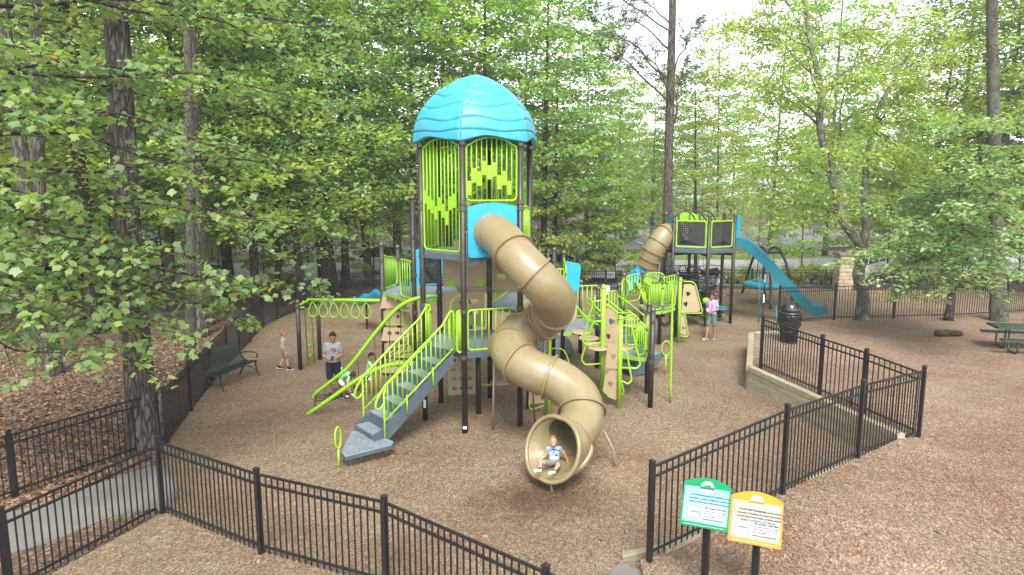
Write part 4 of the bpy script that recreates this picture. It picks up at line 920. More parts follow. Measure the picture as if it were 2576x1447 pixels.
# tan tube slide of the second tower
tq = spline([tp[5] + Vector((.1, .7, 3.55)), D(1672, 592, 27.6), D(1650, 622, 27.5), D(1636, 650, 27.6), D(1628, 668, 27.7)], 6)
ts2 = pipe('tube_slide', tq, .44, 'slide', t2_, 26); ts2['label'] = 'short tan tube section of the rear slide'
Tt, Nn, Bb = frames(tq)
for i in (6, 10, 14, 18, 23):
    add('flange', *lathe(tq[i], [(.44, -.02), (.49, -.02), (.49, .02), (.44, .02)], 26, Tt[i]), M['slideflange'], ts2)
def chute(name, path, wd, hgt, mat, parent, ribs=()):
    T_, N_f, B_f = frames(path, up=Vector((0, 0, 1))); V_ = []
    pro = [(-wd, hgt), (-wd + .05, hgt + .01), (-wd * .72, .04), (-wd * .4, 0), (wd * .4, 0), (wd * .72, .04), (wd - .05, hgt + .01), (wd, hgt), (wd * .8, -.04), (-wd * .8, -.04)]
    n_ = len(pro)
    for i, p in enumerate(path):
        s_ = T_[i].cross(Vector((0, 0, 1))).normalized(); u_ = s_.cross(T_[i])
        V_ += [p + s_ * a_ + u_ * b_ for a_, b_ in pro]
    F_l = [(i * n_ + k, i * n_ + (k + 1) % n_, (i + 1) * n_ + (k + 1) % n_, (i + 1) * n_ + k) for i in range(len(path) - 1) for k in range(n_)] + [tuple(range(n_)), tuple((len(path) - 1) * n_ + k for k in range(n_))]
    o_ = add(name, V_, F_l, M[mat], parent, False)
    for i in ribs:
        s_ = T_[i].cross(Vector((0, 0, 1))).normalized(); u_ = s_.cross(T_[i])
        pipe('chute_rib', [path[i] + s_ * (a_ * 1.06) + u_ * b_ for a_, b_ in pro[:3]] + [path[i] + s_ * a_ + u_ * (b_ + .0) for a_, b_ in pro[3:5]] + [path[i] + s_ * (a_ * 1.06) + u_ * b_ for a_, b_ in pro[5:8]], .028, mat, o_)
    return o_
chute('exit_chute', spline([D(1630, 672, 27.7), D(1612, 690, 27.8), D(1600, 704, 27.8), D(1580, 740, 27.9)], 5), .38, .28, 'blue', t2_)
os_ = chute('open_slide', spline([tp[1] + Vector((-.05, .45, 3.1)), D(1868, 620, 27.6), D(1905, 650, 27.4), D(1950, 698, 27.2), D(2000, 752, 27.0), D(2030, 783, 26.9), D(2055, 788, 26.9), D(2074, 780, 26.9)], 5), .42, .34, 'teal', t2_, (8, 13, 18))
pipe('slide_leg', [D(1952, 770, 27.0), G(1956, 822)], .03, 'teal', os_)
# rope net under the deck
rr2 = random.Random(3); nets = []; mats_ = 0
lev = [.35, .75, 1.15, 1.5, 1.85, 2.2]
nod = []
for z in lev:
    for k in range(6):
        a_ = math.radians(-60 + 60 * k + rr2.uniform(-15, 15)); r_ = rr2.uniform(.25, .75); nod.append(TC + Vector((r_ * math.cos(a_), r_ * math.sin(a_), z + rr2.uniform(-.12, .12))))
for i, z in enumerate(lev):
    for k in range(6):
        n_ = nod[i * 6 + k]; nets.append(tube([n_, tp[(k + 1) % 6] + Vector((0, 0, z))], .018, 4)); nets.append(tube([n_, nod[i * 6 + (k + 1) % 6]], .018, 4))
        if i < 5: nets.append(tube([n_, nod[(i + 1) * 6 + k]], .016, 4)); nets.append(tube([n_, nod[(i + 1) * 6 + (k + 1) % 6]], .014, 4))
        else: nets.append(tube([n_, n_.lerp(TC + Vector((0, 0, 3)), .4) + Vector((0, 0, .5))], .009, 4))
        if (i + k) % 2 == 0: add('rope_clamp', *sphere(n_.lerp(tp[(k + 1) % 6] + Vector((0, 0, z)), .75), .030, n=6, m=4), M['metal'], t2_)
        add('rope_clamp', *sphere(n_, .026, n=6, m=4), M['metal'], t2_)
add('climbing_net', *join(nets), M['rope'], t2_)
M['mat'] = paint('black_rubber_mat', (.016, .017, .02), .6, .2)
for z, a0_, a1_, sg_ in ((2.0, 4, 5, .25), (1.35, 0, 2, .3), (1.2, 5, 0, .25), (.5, 5, 0, .2), (.45, 1, 2, .25), (2.1, 1, 2, .2), (1.6, 3, 4, .3), (1.0, 2, 3, .3)):
    p, q = tp[a0_] * .8 + TC * .2 + Vector((0, 0, z)), tp[a1_] * .8 + TC * .2 + Vector((0, 0, z + .05)); c_ = TC + Vector((rr2.uniform(-.1, .3), -.2, z - .05)); V_ = []; F_l = []; n_ = 8
    for i in range(n_ + 1):
        for j in range(n_ + 1):
            u, v = i / n_, j / n_; e = p.lerp(q, u).lerp(c_, v * .8); V_.append(e + Vector((0, 0, -sg_ * math.sin(math.pi * u) * math.sin(math.pi * (.15 + .7 * v)))))
    F_l = [(i * (n_ + 1) + j, (i + 1) * (n_ + 1) + j, (i + 1) * (n_ + 1) + j + 1, i * (n_ + 1) + j + 1) for i in range(n_) for j in range(n_)]
    mo = add('net_mat', V_, F_l, M['mat'], t2_, True); sm = mo.modifiers.new('sheet', 'SOLIDIFY'); sm.thickness = .02
plate('mat_bridge', [(0, 0), (1.5, .1), (1.5, .55), (0, .5)], [], .02, D(1690, 795, 26.2), (.95, .1, .12), (-.2, .9, .3), M['mat'], t2_)
for s_ in ((.3, -.4), (.45, .1)): add('blue_pod', *lathe(TC + Vector((s_[0] + .6, s_[1], .55)), [(.02, -.03), (.26, -.03), (.28, 0), (.02, .03)], 16), M['teal'], t2_)
# ---------------------------------------------------------------- disc swing
dc = D(1925, 716, 32.0); sw = empty('disc_swing', (dc.x, dc.y, 0), 'turquoise disc swing hung under a bent grey pipe frame', 'swing')
add('disc_seat', *lathe(dc, [(.05, -.10), (.75, -.16), (.95, -.10), (1.0, 0), (.95, .10), (.80, .13), (.70, .06), (.05, .10)], 30), M['roof'], sw, True)
for k in range(3): t = k * 2.1; add('seat_rib', *obox(dc + Vector((.42 * math.cos(t), .42 * math.sin(t), .10)), .35, .05, .05, Vector((math.cos(t), math.sin(t), 0))), M['roof'], sw)
ta = D(1905, 640, 32.6); 
f1 = [G(1866, 738, 0), D(1880, 690, 32.4), D(1895, 645, 32.4), D(1912, 625, 32.3), D(1932, 622, 32.2)]
pipe('swing_leg', spline([G(1867, 737), D(1884, 680, 33.3), D(1899, 640, 32.6), D(1915, 622, 32.4), D(1928, 640, 32.0), D(1938, 700, 31.2), G(1938, 778)], 6), .065, 'post', sw)
pipe('swing_leg', spline([D(1928, 770, 33.9), D(1920, 690, 33.4), D(1932, 635, 33.2), D(1950, 622, 33.0), D(1968, 640, 32.6), D(1985, 690, 32.0), G(1993, 760)], 6), .065, 'post', sw)
pipe('cross_beam', [D(1903, 636, 32.6), D(1966, 636, 32.7)], .05, 'post', sw)
add('net_canopy', *join([tube([D(1905 + 5 * k, 632, 32.5), D(1912 + 5 * k, 624, 33.0)], .02, 4) for k in range(12)]), M['post'], sw)
for x in (1908, 1925, 1944): pipe('swing_chain', [D(x, 636, 32.6), dc + Vector(((x - 1925) * .025, 0, .1))], .012, 'rope', sw)
# teal pole with beaded height gauge by the gate
gp0 = G(1908, 812); gpole = empty('teal_pole', gp0, 'thin teal pole with white beaded strip beside the open gate', 'pole')
pipe('pole', [gp0, D(1912, 681, gp0.y)], .022, 'teal', gpole)
for k in range(3): add('bead_strip', *obox(gp0 + Vector((.16, 0, 1.0 + .42 * k)), .022, .02, .17), M['black' if k % 2 else 'white'], gpole)
pipe('strip_rod', [gp0 + Vector((.16, 0, .0)), gp0 + Vector((.16, 0, 2.1))], .014, 'black', gpole); add('strip_bracket', *obox(gp0 + Vector((.08, 0, 1.2)), .09, .01, .015), M['black'], gpole)
# ================================================================ fences
def boxmesh(name, hx, hy, z0, z1, mat):
    V_, F_l = obox((0, 0, (z0 + z1) / 2), hx, hy, (z1 - z0) / 2)
    me = bpy.data.meshes.new(name); me.from_pydata([tuple(v) for v in V_], [], F_l); me.materials.append(mat); return me
def fence(pts, h, label, sp=.105, maxspan=2.3, first=True, last=True, group=None, pr=.034):
    P = []
    for a, b in zip(pts[:-1], pts[1:]):
        n_ = max(1, round((b - a).length / maxspan)); P += [a.lerp(b, k / n_) for k in range(n_)]
    P.append(pts[-1])
    root = empty('metal_fence', P[0], label, 'fence', group)
    pm = boxmesh('picket', .009, .009, .045, h - .075, M['black']); om = boxmesh('post', pr, pr, -.1, h, M['black'])
    cv, cf = [(-.04, -.04, h), (.04, -.04, h), (.04, .04, h), (-.04, .04, h), (-.04, -.04, h + .012), (.04, -.04, h + .012), (.04, .04, h + .012), (-.04, .04, h + .012), (0, 0, h + .04)], [(3, 2, 1, 0), (0, 1, 5, 4), (1, 2, 6, 5), (2, 3, 7, 6), (3, 0, 4, 7), (4, 5, 8), (5, 6, 8), (6, 7, 8), (7, 4, 8)]
    cm = bpy.data.meshes.new('post_cap'); cm.from_pydata(cv, [], cf); cm.materials.append(M['black'])
    cnt = 0; rest = []
    for i, p in enumerate(P):
        d = (P[min(i + 1, len(P) - 1)] - P[max(i - 1, 0)]); az = math.atan2(d.y, d.x)
        if (i == 0 and not first) or (i == len(P) - 1 and not last): continue
        o_ = link('post', om, root, p - P[0]); o_.rotation_euler.z = az
        c_ = link('post_cap', cm, o_)
    for a, b in zip(P[:-1], P[1:]):
        u = (b - a).normalized(); az = math.atan2(u.y, u.x); L = (b - a).length
        for z, hh in ((h - .085, .034), (h - .235, .034), (.14, .034)):
            add('rail', *bar(a + u * .036 + Vector((0, 0, z)), b - u * .036 + Vector((0, 0, z)), .030, hh), M['black'], root)
        n_ = int((L - .08) / sp)
        for k in range(n_):
            q = a.lerp(b, (k + .5) / n_)
            if cnt < 300:
                o_ = link('picket', pm, root, q - P[0]); o_.rotation_euler.z = az; cnt += 1
            else: rest.append(obox(q + Vector((0, 0, (h - .03) / 2)), .0085, .0085, (h - .12) / 2, Vector((u.x, u.y, 0))))
    if rest: add('pickets', *join(rest), M['black'], root)['kind'] = 'stuff'
    return root
fence([P0, P1, P2, P3, P4], 1.36, 'black metal picket fence running across the bottom foreground below the slide', maxspan=3.2)
fence([P0 + Vector((-.05, -.05, 0)), B1, B2], 1.28, 'black picket fence on the near side of the concrete path at lower left', first=False, maxspan=3)
fence([C0 + Vector((-.06, -.03, 0)), C1, C2], 1.25, 'black picket fence on the far side of the concrete path behind the big pine trunk', first=False, maxspan=3.4)
fence(DP, 1.27, 'black picket fence leading past the bench into the wood on the left', maxspan=3)
fence(BK, 1.12, 'long black picket fence along the back of the playground before the road', maxspan=2.6, first=False)
fence([E0, E1, E2, E3], 1.50, 'black picket fence rising along timbers behind the two signs', maxspan=3.6)
fence([E3 + Vector((-.03, .04, 0)), F2, F1, F0], 1.44, 'black picket fence above the timber retaining wall on the right', first=False, maxspan=3.4)
fence([G0, G1, G2, G3, G4, G5], 1.45, 'black picket fence behind the trash can and leaning tree on the right', maxspan=3)
# ================================================================ bench
def bench():
    c = (G(543, 985) + G(628, 943)) / 2; ax_ = (G(628, 943) - G(560, 982)); ax_.z = 0; ax_ = Vector((.22, .975, 0)).normalized(); fr_ = Vector((.975, -.22, 0))  # seat faces right
    root = empty('park_bench', (c.x, c.y, 0), 'dark green slatted park bench with black arms against the left fence', 'bench'); c = Vector((c.x, c.y, 0)) - fr_ * .05
    W = 1.75
    prof = [(.27, .46), (.22, .455), (.17, .445), (.12, .44), (.07, .435), (.02, .435), (-.03, .44), (-.08, .45), (-.13, .47), (-.17, .51), (-.20, .56), (-.225, .61), (-.245, .66), (-.265, .71), (-.285, .76), (-.305, .81), (-.325, .86), (-.345, .905), (-.37, .94), (-.40, .955)]
    for i, (x, z) in enumerate(prof):
        j = min(i + 1, len(prof) - 1); k = max(i - 1, 0); t = Vector((prof[j][0] - prof[k][0], 0, prof[j][1] - prof[k][1])).normalized(); t = fr_ * t.x + Vector((0, 0, t.z))
        add('slat', *obox(c + fr_ * x + Vector((0, 0, z)), W / 2, .017, .006, ax_, t.cross(ax_)), M['greenseat'], root)
    for s in (-W / 2 + .05, W / 2 - .05):
        o_ = c + ax_ * s
        q = lambda x, z: o_ + fr_ * x + Vector((0, 0, z))
        fr2 = pipe('end_frame', spline([q(.27, .43), q(.05, .41), q(-.12, .44), q(-.22, .58), q(-.36, .92)], 5), .022, 'black', root)
        pipe('arm', spline([q(-.25, .66), q(-.05, .70), q(.20, .70), q(.30, .66), q(.30, .58), q(.24, .55)], 5), .018, 'black', fr2)
        pipe('leg', spline([q(.24, .43), q(.25, .25), q(.33, .02), q(.38, .0)], 5), .024, 'black', fr2); pipe('leg', spline([q(-.15, .44), q(-.20, .25), q(-.30, .02), q(-.36, .0)], 5), .024, 'black', fr2)
        pipe('brace', spline([q(.29, .12), q(.10, .24), q(-.02, .26), q(-.14, .24), q(-.27, .12)], 4), .016, 'black', fr2)
bench()
# ================================================================ trash can
tb = on_right(1983, 862); tc = empty('trash_can', tb, 'black metal trash can with domed lid and bin bag inside the gate', 'trash can')
zt = tb.z
slats = []
add('liner', *lathe(tb, [(.22, .03), (.24, .8), (.24, .82)], 22), M['bag'], tc, True)
for k in range(26):
    a_ = 2 * math.pi * k / 26; r_ = lambda r: tb + Vector((r * math.cos(a_), r * math.sin(a_), 0))
    pipe('slat', [r_(.25) + Vector((0, 0, .02)), r_(.27) + Vector((0, 0, .45)), r_(.30) + Vector((0, 0, .86))], .011, 'black', tc, 4)
for r_, z in ((.255, .05), (.275, .40), (.305, .88)): pipe('hoop', [tb + Vector((r_ * math.cos(t), r_ * math.sin(t), z)) for t in [2 * math.pi * k / 28 for k in range(28)]], .018, 'black', tc, 6, True)
V_, F_l = lathe(tb, [(.29, .52), (.315, .56), (.33, .66), (.335, .78), (.335, .88), (.33, .92), (.30, .93)], 36)
V_ = [Vector((v.x, v.y, v.z)) + (v - tb).xy.normalized().to_3d() * .022 * math.sin(11 * math.atan2(v.y - tb.y, v.x - tb.x) + 9 * v.z) + Vector((0, 0, .03 * math.sin(7 * math.atan2(v.y - tb.y, v.x - tb.x)) * (v.z - zt < .6))) for v in V_]
add('bin_bag', V_, F_l, M['bag'], tc, True)
add('lid_rim', *lathe(tb, [(.30, .92), (.36, .93), (.365, .97), (.35, 1.0), (.28, 1.03)], 30), M['black'], tc, True)
dm = add('dome_lid', *lathe(tb, [(.30, 1.0)] + [(.30 * math.cos(t), 1.02 + .33 * math.sin(t)) for t in [math.pi / 2 * k / 9 for k in range(1, 9)]] + [(.01, 1.35)], 30), M['bag'], tc, True)
plate('lid_flap', rrect(-.11, -.09, .11, .09, .03), [], .012, tb + Vector((.19, -.10, 1.24)), (.45, .9, 0), (-.55, .2, .75), M['black'], dm)
# ================================================================ picnic table
pb = on_right(2505, 888); pn = empty('picnic_table', pb, 'dark green coated picnic table at the right edge', 'picnic table')
tx = Vector((.97, -.22, 0)).normalized(); ty = Vector((.22, .97, 0)); tcn = pb + tx * 1.25 + ty * .55
M['tbl'] = paint('green_coated_mesh', (.014, .040, .030), .45, .2, grain=.8)
add('table_top', *obox(tcn + Vector((0, 0, .76)), 1.2, .40, .03, tx), M['tbl'], pn)
for s in (-1, 1):
    add('seat', *obox(tcn + ty * (.70 * s) + Vector((0, 0, .45)), 1.2, .14, .025, tx), M['tbl'], pn)
for e in (-.75, .75):
    q = lambda y, z: tcn + tx * e + ty * y + Vector((0, 0, z))
    pipe('leg_frame', [q(-.72, .43), q(-.72, .14), q(-.68, .06), q(-.60, .03), q(-.22, .03), q(-.14, .07), q(-.12, .15), q(-.12, .74)], .028, 'tbl', pn)
    pipe('leg_frame', [q(.72, .43), q(.72, .14), q(.68, .06), q(.60, .03), q(.22, .03), q(.14, .07), q(.12, .15), q(.12, .74)], .028, 'tbl', pn)
# log and stones on the raised ground
lg = on_right(2385, 846) + Vector((0, 0, .05)); V_, F_l = tube(spline([lg + Vector((-.42, .05, .05)), lg + Vector((0, 0, .07)), lg + Vector((.45, -.03, .05))], 6), [.09, .10, .11, .10, .10, .11, .10, .09, .10, .10, .09, .08, .07], 9)
M['log'] = barkmat('mossy_log', (.05, .04, .025), (.11, .09, .05), (.07, .085, .02), 10, 1)
V_ = [v + Vector((random.uniform(-.012, .012), random.uniform(-.012, .012), random.uniform(-.012, .012))) for v in V_]
tag(add('fallen_log', V_, F_l, M['log'], None, True), 'short mossy log lying on the bare ground by the picnic table', 'log')
# ================================================================ signs
def sign(bl, W, H_, colr, inner, lines, band, label, emblem, icon):
    ux = Vector((.835, -.34, 0)).normalized(); back = Vector((.55, .835, 0)).normalized(); tl_ = math.radians(38)
    uy = (back * math.sin(tl_) + Vector((0, 0, math.cos(tl_)))).normalized(); n_ = ux.cross(uy)
    c = bl + ux * W / 2; root = empty('information_sign', (c.x, c.y, .15), label, 'sign')
    out = [(0, .012), (.012, 0), (W - .012, 0), (W, .012), (W, H_ * .86)] + [(W - W * i / 12, H_ * .86 + H_ * .14 * math.sin(math.pi * i / 12) ** .8) for i in range(1, 12)] + [(0, H_ * .86)]
    mc = paint('sign_border_' + icon, colr, .75, .04, spec=.12); mi = paint('sign_face_' + icon, inner, .75, .02, spec=.12); mw = paint('sign_white_' + icon, (.33, .37, .39), .75, .02, spec=.12)
    mt = paint('sign_text_' + icon, (.02, .025, .05), .75, .02, spec=.12); mg = paint('sign_accent_' + icon, tuple(x * .75 for x in colr), .75, .02, spec=.12)
    bd_ = plate('sign_board', out, [], .018, bl, ux, uy, mc, root)
    def lay(name, o2, z, mat, holes=()):
        return plate(name, o2, holes, .0012, bl + n_ * z, ux, uy, mat, bd_)
    b0 = .085 * H_
    lay('face', [(.022, b0), (W - .022, b0), (W - .022, H_ * .795), (.022, H_ * .795)], .0112, mi)
    lay('emblem', circle(W / 2, H_ * .80, .085, 32), .0134, mw); lay('emblem_ring', circle(W / 2, H_ * .80, .072, 32), .0150, mg, [circle(W / 2, H_ * .80, .0695, 32)])
    lay('emblem_band', [(W / 2 - .095, H_ * .762), (W / 2 + .095, H_ * .762), (W / 2 + .082, H_ * .785), (W / 2 + .095, H_ * .81), (W / 2 - .095, H_ * .81), (W / 2 - .082, H_ * .785)], .0160, mg)
    if icon == 'tree':
        for dx, s in ((-.035, 1), (-.018, .8), (.028, 1.1), (.042, .8)): lay('emblem_tree', [(W / 2 + dx - .012 * s, H_ * .815), (W / 2 + dx + .012 * s, H_ * .815), (W / 2 + dx, H_ * .815 + .035 * s)], .0160, mg)
        lay('emblem_house', [(W / 2 - .012, H_ * .815), (W / 2 + .018, H_ * .815), (W / 2 + .018, H_ * .84), (W / 2 + .003, H_ * .86), (W / 2 - .012, H_ * .84)], .0160, mg)
    else:
        for dx in (-.03, -.005, .02, .032): lay('emblem_bar', [(W / 2 + dx, H_ * .815), (W / 2 + dx + .004, H_ * .815), (W / 2 + dx + .008, H_ * .865), (W / 2 + dx + .003, H_ * .865)], .0160, mg)
    y0 = H_ * .13
    lay('survey_box', rrect(.055, y0, W - .055, H_ * .44, .012), .0132, mw)
    cb = .075; cs = H_ * .26
    lay('code_frame', rrect(cb, y0 + .02, cb + cs, y0 + .02 + cs, .01), .0150, mg, [rrect(cb + .008, y0 + .028, cb + cs - .008, y0 + .012 + cs, .006)])
    def txt(s, x, y, size, mat, al='LEFT', bold=.0006):
        me_ = text_mesh(s, size, al, bold); xs = [v.co.x for v in me_.vertices]; wd = max(xs) - min(xs)
        room = (W - .075 - x) if al == 'LEFT' else (W - .10 if 'DISC' in s or len(s) > 20 else cs * .8)
        if wd > room: me_.transform(Matrix.Diagonal((room / wd, .5 + .5 * room / wd, 1, 1)))
        place_mesh('lettering', me_, bl + ux * x + uy * y + n_ * .0172, ux, uy, mat, bd_)
    txt('RESEARCH', cb + cs / 2, y0 + .02 + cs * .45, .026, mt, 'CENTER')
    y = H_ * .62
    for ln in lines:
        if isinstance(ln, tuple):
            x = W * .10; full = sum(max(v.co.x for v in text_mesh(q, .030).vertices) for q in ln) + .02; lsc = min(1, W * .80 / full)
            for s, mm, bo in ((ln[0], mt, .0009), (ln[1], mg if icon == 'tree' else mt, .0018), (ln[2], mt, .0009)):
                me_ = text_mesh(s, .030, 'LEFT', bo * .6); me_.transform(Matrix.Diagonal((lsc, .9, 1, 1))); wd = max((v.co.x for v in me_.vertices), default=0)
                place_mesh('lettering', me_, bl + ux * x + uy * y + n_ * .0172, ux, uy, mm, bd_); x += wd + .010
        else: txt(ln, W / 2, y, .030, mt, 'CENTER')
        y -= .043
    tx0 = cb + cs + .025
    txt('TELL US ABOUT YOUR VISIT!', tx0, y0 + cs - .005, .0265, mt, bold=.0018)
    for i, s in enumerate(('Best practice sites benefit from ongoing', 'data collection. Scan the QR Code to', 'share your insights.')): txt(s, tx0, y0 + cs - .04 - i * .032, .0205, mt)
    lay('web_bar', [(tx0 - .005, y0 + .012), (W - .065, y0 + .012), (W - .065, y0 + .042), (tx0 - .005, y0 + .042)], .0148, mi)
    txt('OR VISIT PLAYCORE.COM/NDS-SURVEY', tx0, y0 + .020, .0195, mt)
    txt(band, W / 2, .018, .019, mw, 'CENTER')
    pc = c + uy * H_ * .35 - n_ * .03
    V_, F_l = obox((pc.x, pc.y, (pc.z - .2) / 2 + .0), .042, .042, (pc.z + .12) / 2, Vector((.8, -.6, 0)))
    po = add('sign_post', V_, F_l, M['black'], root); bv = po.modifiers.new('edge', 'BEVEL'); bv.width = .012; bv.segments = 2
    return root
sign(D(1709, 1318, 8.25), .60, .64, (.006, .175, .066), (.165, .29, .32), [('This', 'NATUREGROUNDS® PLAYGROUND', 'has been'), 'designated as a project of excellence for meeting best', 'practices in aligning nature with the built environment.'], 'DISCOVER THE SCHOLARS & RESEARCH AT PLAYCORE.COM/NATUREPLAY', 'green bordered information sign on a black post in front of the right fence', 1, 'tree')
sign(D(1830, 1359, 8.05), .63, .66, (.47, .195, .018), (.265, .245, .205), [('This', 'PLAY ON!™ PLAYGROUND', 'has been designated'), 'as a project of excellence for meeting best practices', 'in youth fitness through sliding, swinging, spinning,', 'climbing, brachiating, and balancing.'], 'DISCOVER THE SCHOLARS & RESEARCH AT PLAYCORE.COM/PLAYON', 'orange bordered information sign on a black post right of the green sign', 1, 'swing')
# ================================================================ beyond the fence
M['rust'] = paint('brown_guard_rail', (.10, .062, .048), .7, .2)
def guard(line, label):
    root = empty('guard_rail', line[0], label, 'guard rail'); 
    for a, b in zip(line[:-1], line[1:]):
        n_ = max(1, int((b - a).length / 2.6))
        prof = [(-.03, .45), (.03, .50), (-.02, .60), (.03, .70), (-.03, .75), (-.06, .75), (-.02, .60), (-.06, .45)]
        u = (b - a).normalized(); nn = Vector((u.y, -u.x, 0))
        add('rail', *prism([a + nn * x + Vector((0, 0, z)) for x, z in prof], b - a), M['rust'], root)
        for k in range(n_): add('post', *obox(a.lerp(b, (k + .5) / n_) - nn * .10 + Vector((0, 0, .36)), .06, .05, .38, u), M['rust'], root)
guard([Vector((-12, 51.2, 0)), Vector((5, 52, 0)), Vector((20, 53, 0)), Vector((36, 57, 0)), Vector((56, 64, 0))], 'long rusty brown guard rail beyond the road on the right')
guard([Vector((-45, 40.5, 0)), Vector((-30, 41.2, 0)), Vector((-18, 42, 0))], 'brown guard rail among the trees on the left')
# stone pillar
sp_ = G(2118, 730); pl = empty('stone_pillar', sp_, 'square tan stone gate pillar beside the road behind the fence', 'pillar'); rs = random.Random(9)
mst = paint('pillar_stone', (.36, .29, .20), .85, .25, (.22, .18, .13, .5), dscale=4)
add('core', *obox(sp_ + Vector((0, 0, .95)), .31, .31, .95), mst, pl)
for r_ in range(9):
    x = -.36
    while x < .30:
        w_ = rs.uniform(.2, .42); w_ = min(w_, .37 - x)
        for sd_ in (0, 1, 2):
            c_ = {0: Vector((x + w_ / 2, -.34, 0)), 1: Vector((-.34, x + w_ / 2, 0)), 2: Vector((.34, x + w_ / 2, 0))}[sd_]
            V_, F_l = obox(sp_ + c_ + Vector((0, 0, .1 + r_ * .205)), (w_ / 2 - .008) if sd_ == 0 else .04, .04 if sd_ == 0 else (w_ / 2 - .008), .095 - rs.uniform(0, .01)); V_ = [v + Vector((rs.uniform(-.012, .012), rs.uniform(-.015, .015), rs.uniform(-.006, .006))) for v in V_]
            add('stone', V_, F_l, mst, pl)
        x += w_
add('cap', *obox(sp_ + Vector((0, 0, 1.96)), .44, .44, .06), M['conc'], pl)
# cars parked behind the fence
M['glass'] = paint('car_glass', (.015, .018, .02), .06, .1, spec=.8)
M['tyre'] = paint('tyre', (.015, .015, .016), .8, .2)
def car(x, y, az, col, label, suv=False, group=None):
    root = empty('parked_car', (x, y, 0), label, 'car', group); root.rotation_euler.z = 0
    ux = Vector((math.cos(az), math.sin(az), 0)); uy = Vector((-math.sin(az), math.cos(az), 0)); c = Vector((x, y, 0)); hz = .28 if suv else .10
    cm_ = paint('car_paint', col, .22, .03, spec=.6, coat=.6)
    low = [(-2.25, .30), (-2.3, .55), (-2.22, .88 + hz * .5), (-1.2, .95 + hz * .5), (1.1, .98 + hz * .5), (2.1, .86 + hz * .4), (2.28, .60), (2.25, .30)]
    top = [(-2.1, .92 + hz * .5), (-1.75, 1.42 + hz), (-.6, 1.50 + hz), (.35, 1.44 + hz), (1.15, .97 + hz * .5)] if suv else [(-1.75, .92 + hz * .5), (-1.1, 1.36 + hz), (-.3, 1.44 + hz), (.4, 1.38 + hz), (1.25, .97 + hz * .5)]
    def ext(pr, w_, name, mat, par, w2=None):
        V_ = [c + ux * a_ + uy * (-w_ if b_ < 1.2 or w2 is None else -w2) + Vector((0, 0, b_)) for a_, b_ in pr] + [c + ux * a_ + uy * (w_ if b_ < 1.2 or w2 is None else w2) + Vector((0, 0, b_)) for a_, b_ in pr]
        n_ = len(pr); F_l = [tuple(range(n_)), tuple(range(2 * n_ - 1, n_ - 1, -1))] + [(i, n_ + i, n_ + (i + 1) % n_, (i + 1) % n_) for i in range(n_)]
        o_ = add(name, V_, F_l, mat, par); b_ = o_.modifiers.new('edge', 'BEVEL'); b_.width = .07; b_.segments = 3; b_.limit_method = 'ANGLE'; return o_
    body = ext(low, .90, 'body', cm_, root); cab = ext(top, .84, 'cabin', M['glass'], root, .70)
    rf = [(a_ * .92, b_ + .02) for a_, b_ in top[1:-1]]; ext(rf + [(rf[-1][0], rf[-1][1] - .05), (rf[0][0], rf[0][1] - .05)], .70, 'roof', cm_, root)
    for e in (top[0][0] * .97, -.55, .42, top[-1][0] * .93):
        for s in (-1, 1):
            e2 = e * .72 if abs(e) > 1 else e
            add('pillar', *bar(c + ux * e + uy * (.845 * s) + Vector((0, 0, .95 + hz * .5)), c + ux * e2 + uy * (.72 * s) + Vector((0, 0, 1.40 + hz)), .05, .09), cm_, cab)
    for a_ in (-1.4, 1.42):
        for s in (-1, 1):
            w_ = add('wheel', *lathe(c + ux * a_ + uy * (.80 * s) + Vector((0, 0, .34)), [(.20, -.12), (.33, -.11), (.35, 0), (.33, .11), (.20, .12)], 20, uy), M['tyre'], root, True)
            add('rim', *lathe(c + ux * a_ + uy * (.90 * s) + Vector((0, 0, .34)), [(.21, -.03), (.20, .025), (.05, .03)], 14, uy * s), M['metal'], w_)
    for s in (-1, 1):
        add('headlight', *obox(c + ux * 2.16 + uy * (.62 * s) + Vector((0, 0, .74 + hz * .3)), .09, .18, .06, ux), M['white'], root)
        add('tail_light', *obox(c + ux * -2.22 + uy * (.70 * s) + Vector((0, 0, .80 + hz * .5)), .06, .12, .09, ux), M['redlamp'], root)
    return root
M['redlamp'] = paint('red_lamp', (.35, .01, .012), .25, .05); M['red'] = M['redlamp']
car(3.4, 40.2, math.radians(70), (.62, .64, .66), 'silver utility vehicle parked behind the back fence, tail towards the slide', True)
car(5.6, 41.0, math.radians(75), (.66, .67, .69), 'pale grey sedan parked behind the fence right of the silver utility vehicle')
#car(10.4, 40.2, math.radians(80), (.50, .47, .47), 'pale car parked behind the rope net tower')
#car(12.9, 40.6, math.radians(80), (.55, .08, .07), 'dull red hatchback parked behind the disc swing')
car(-7.8, 44.0, math.radians(5), (.70, .71, .72), 'white car on the drive seen between trunks left of the tower', True)
car(21.5, 41.0, math.radians(40), (.60, .62, .65), 'silver car half hidden by dogwood leaves on the right', True)
car(27.0, 42.5, math.radians(30), (.70, .71, .72), 'white car half hidden behind trunks at the right edge')
bn = G(1992, 640); tag(add('litter_bin', *join([lathe((22.5, 70, 0), [(.28, 0), (.36, .9), (.30, .92)], 14), lathe((22.5, 70, .92), [(.38, 0), (.38, .06), (.2, .2), (.02, .22)], 14)]), M['bag'], None, True), 'small dark litter bin standing in the distant car park', 'litter bin')
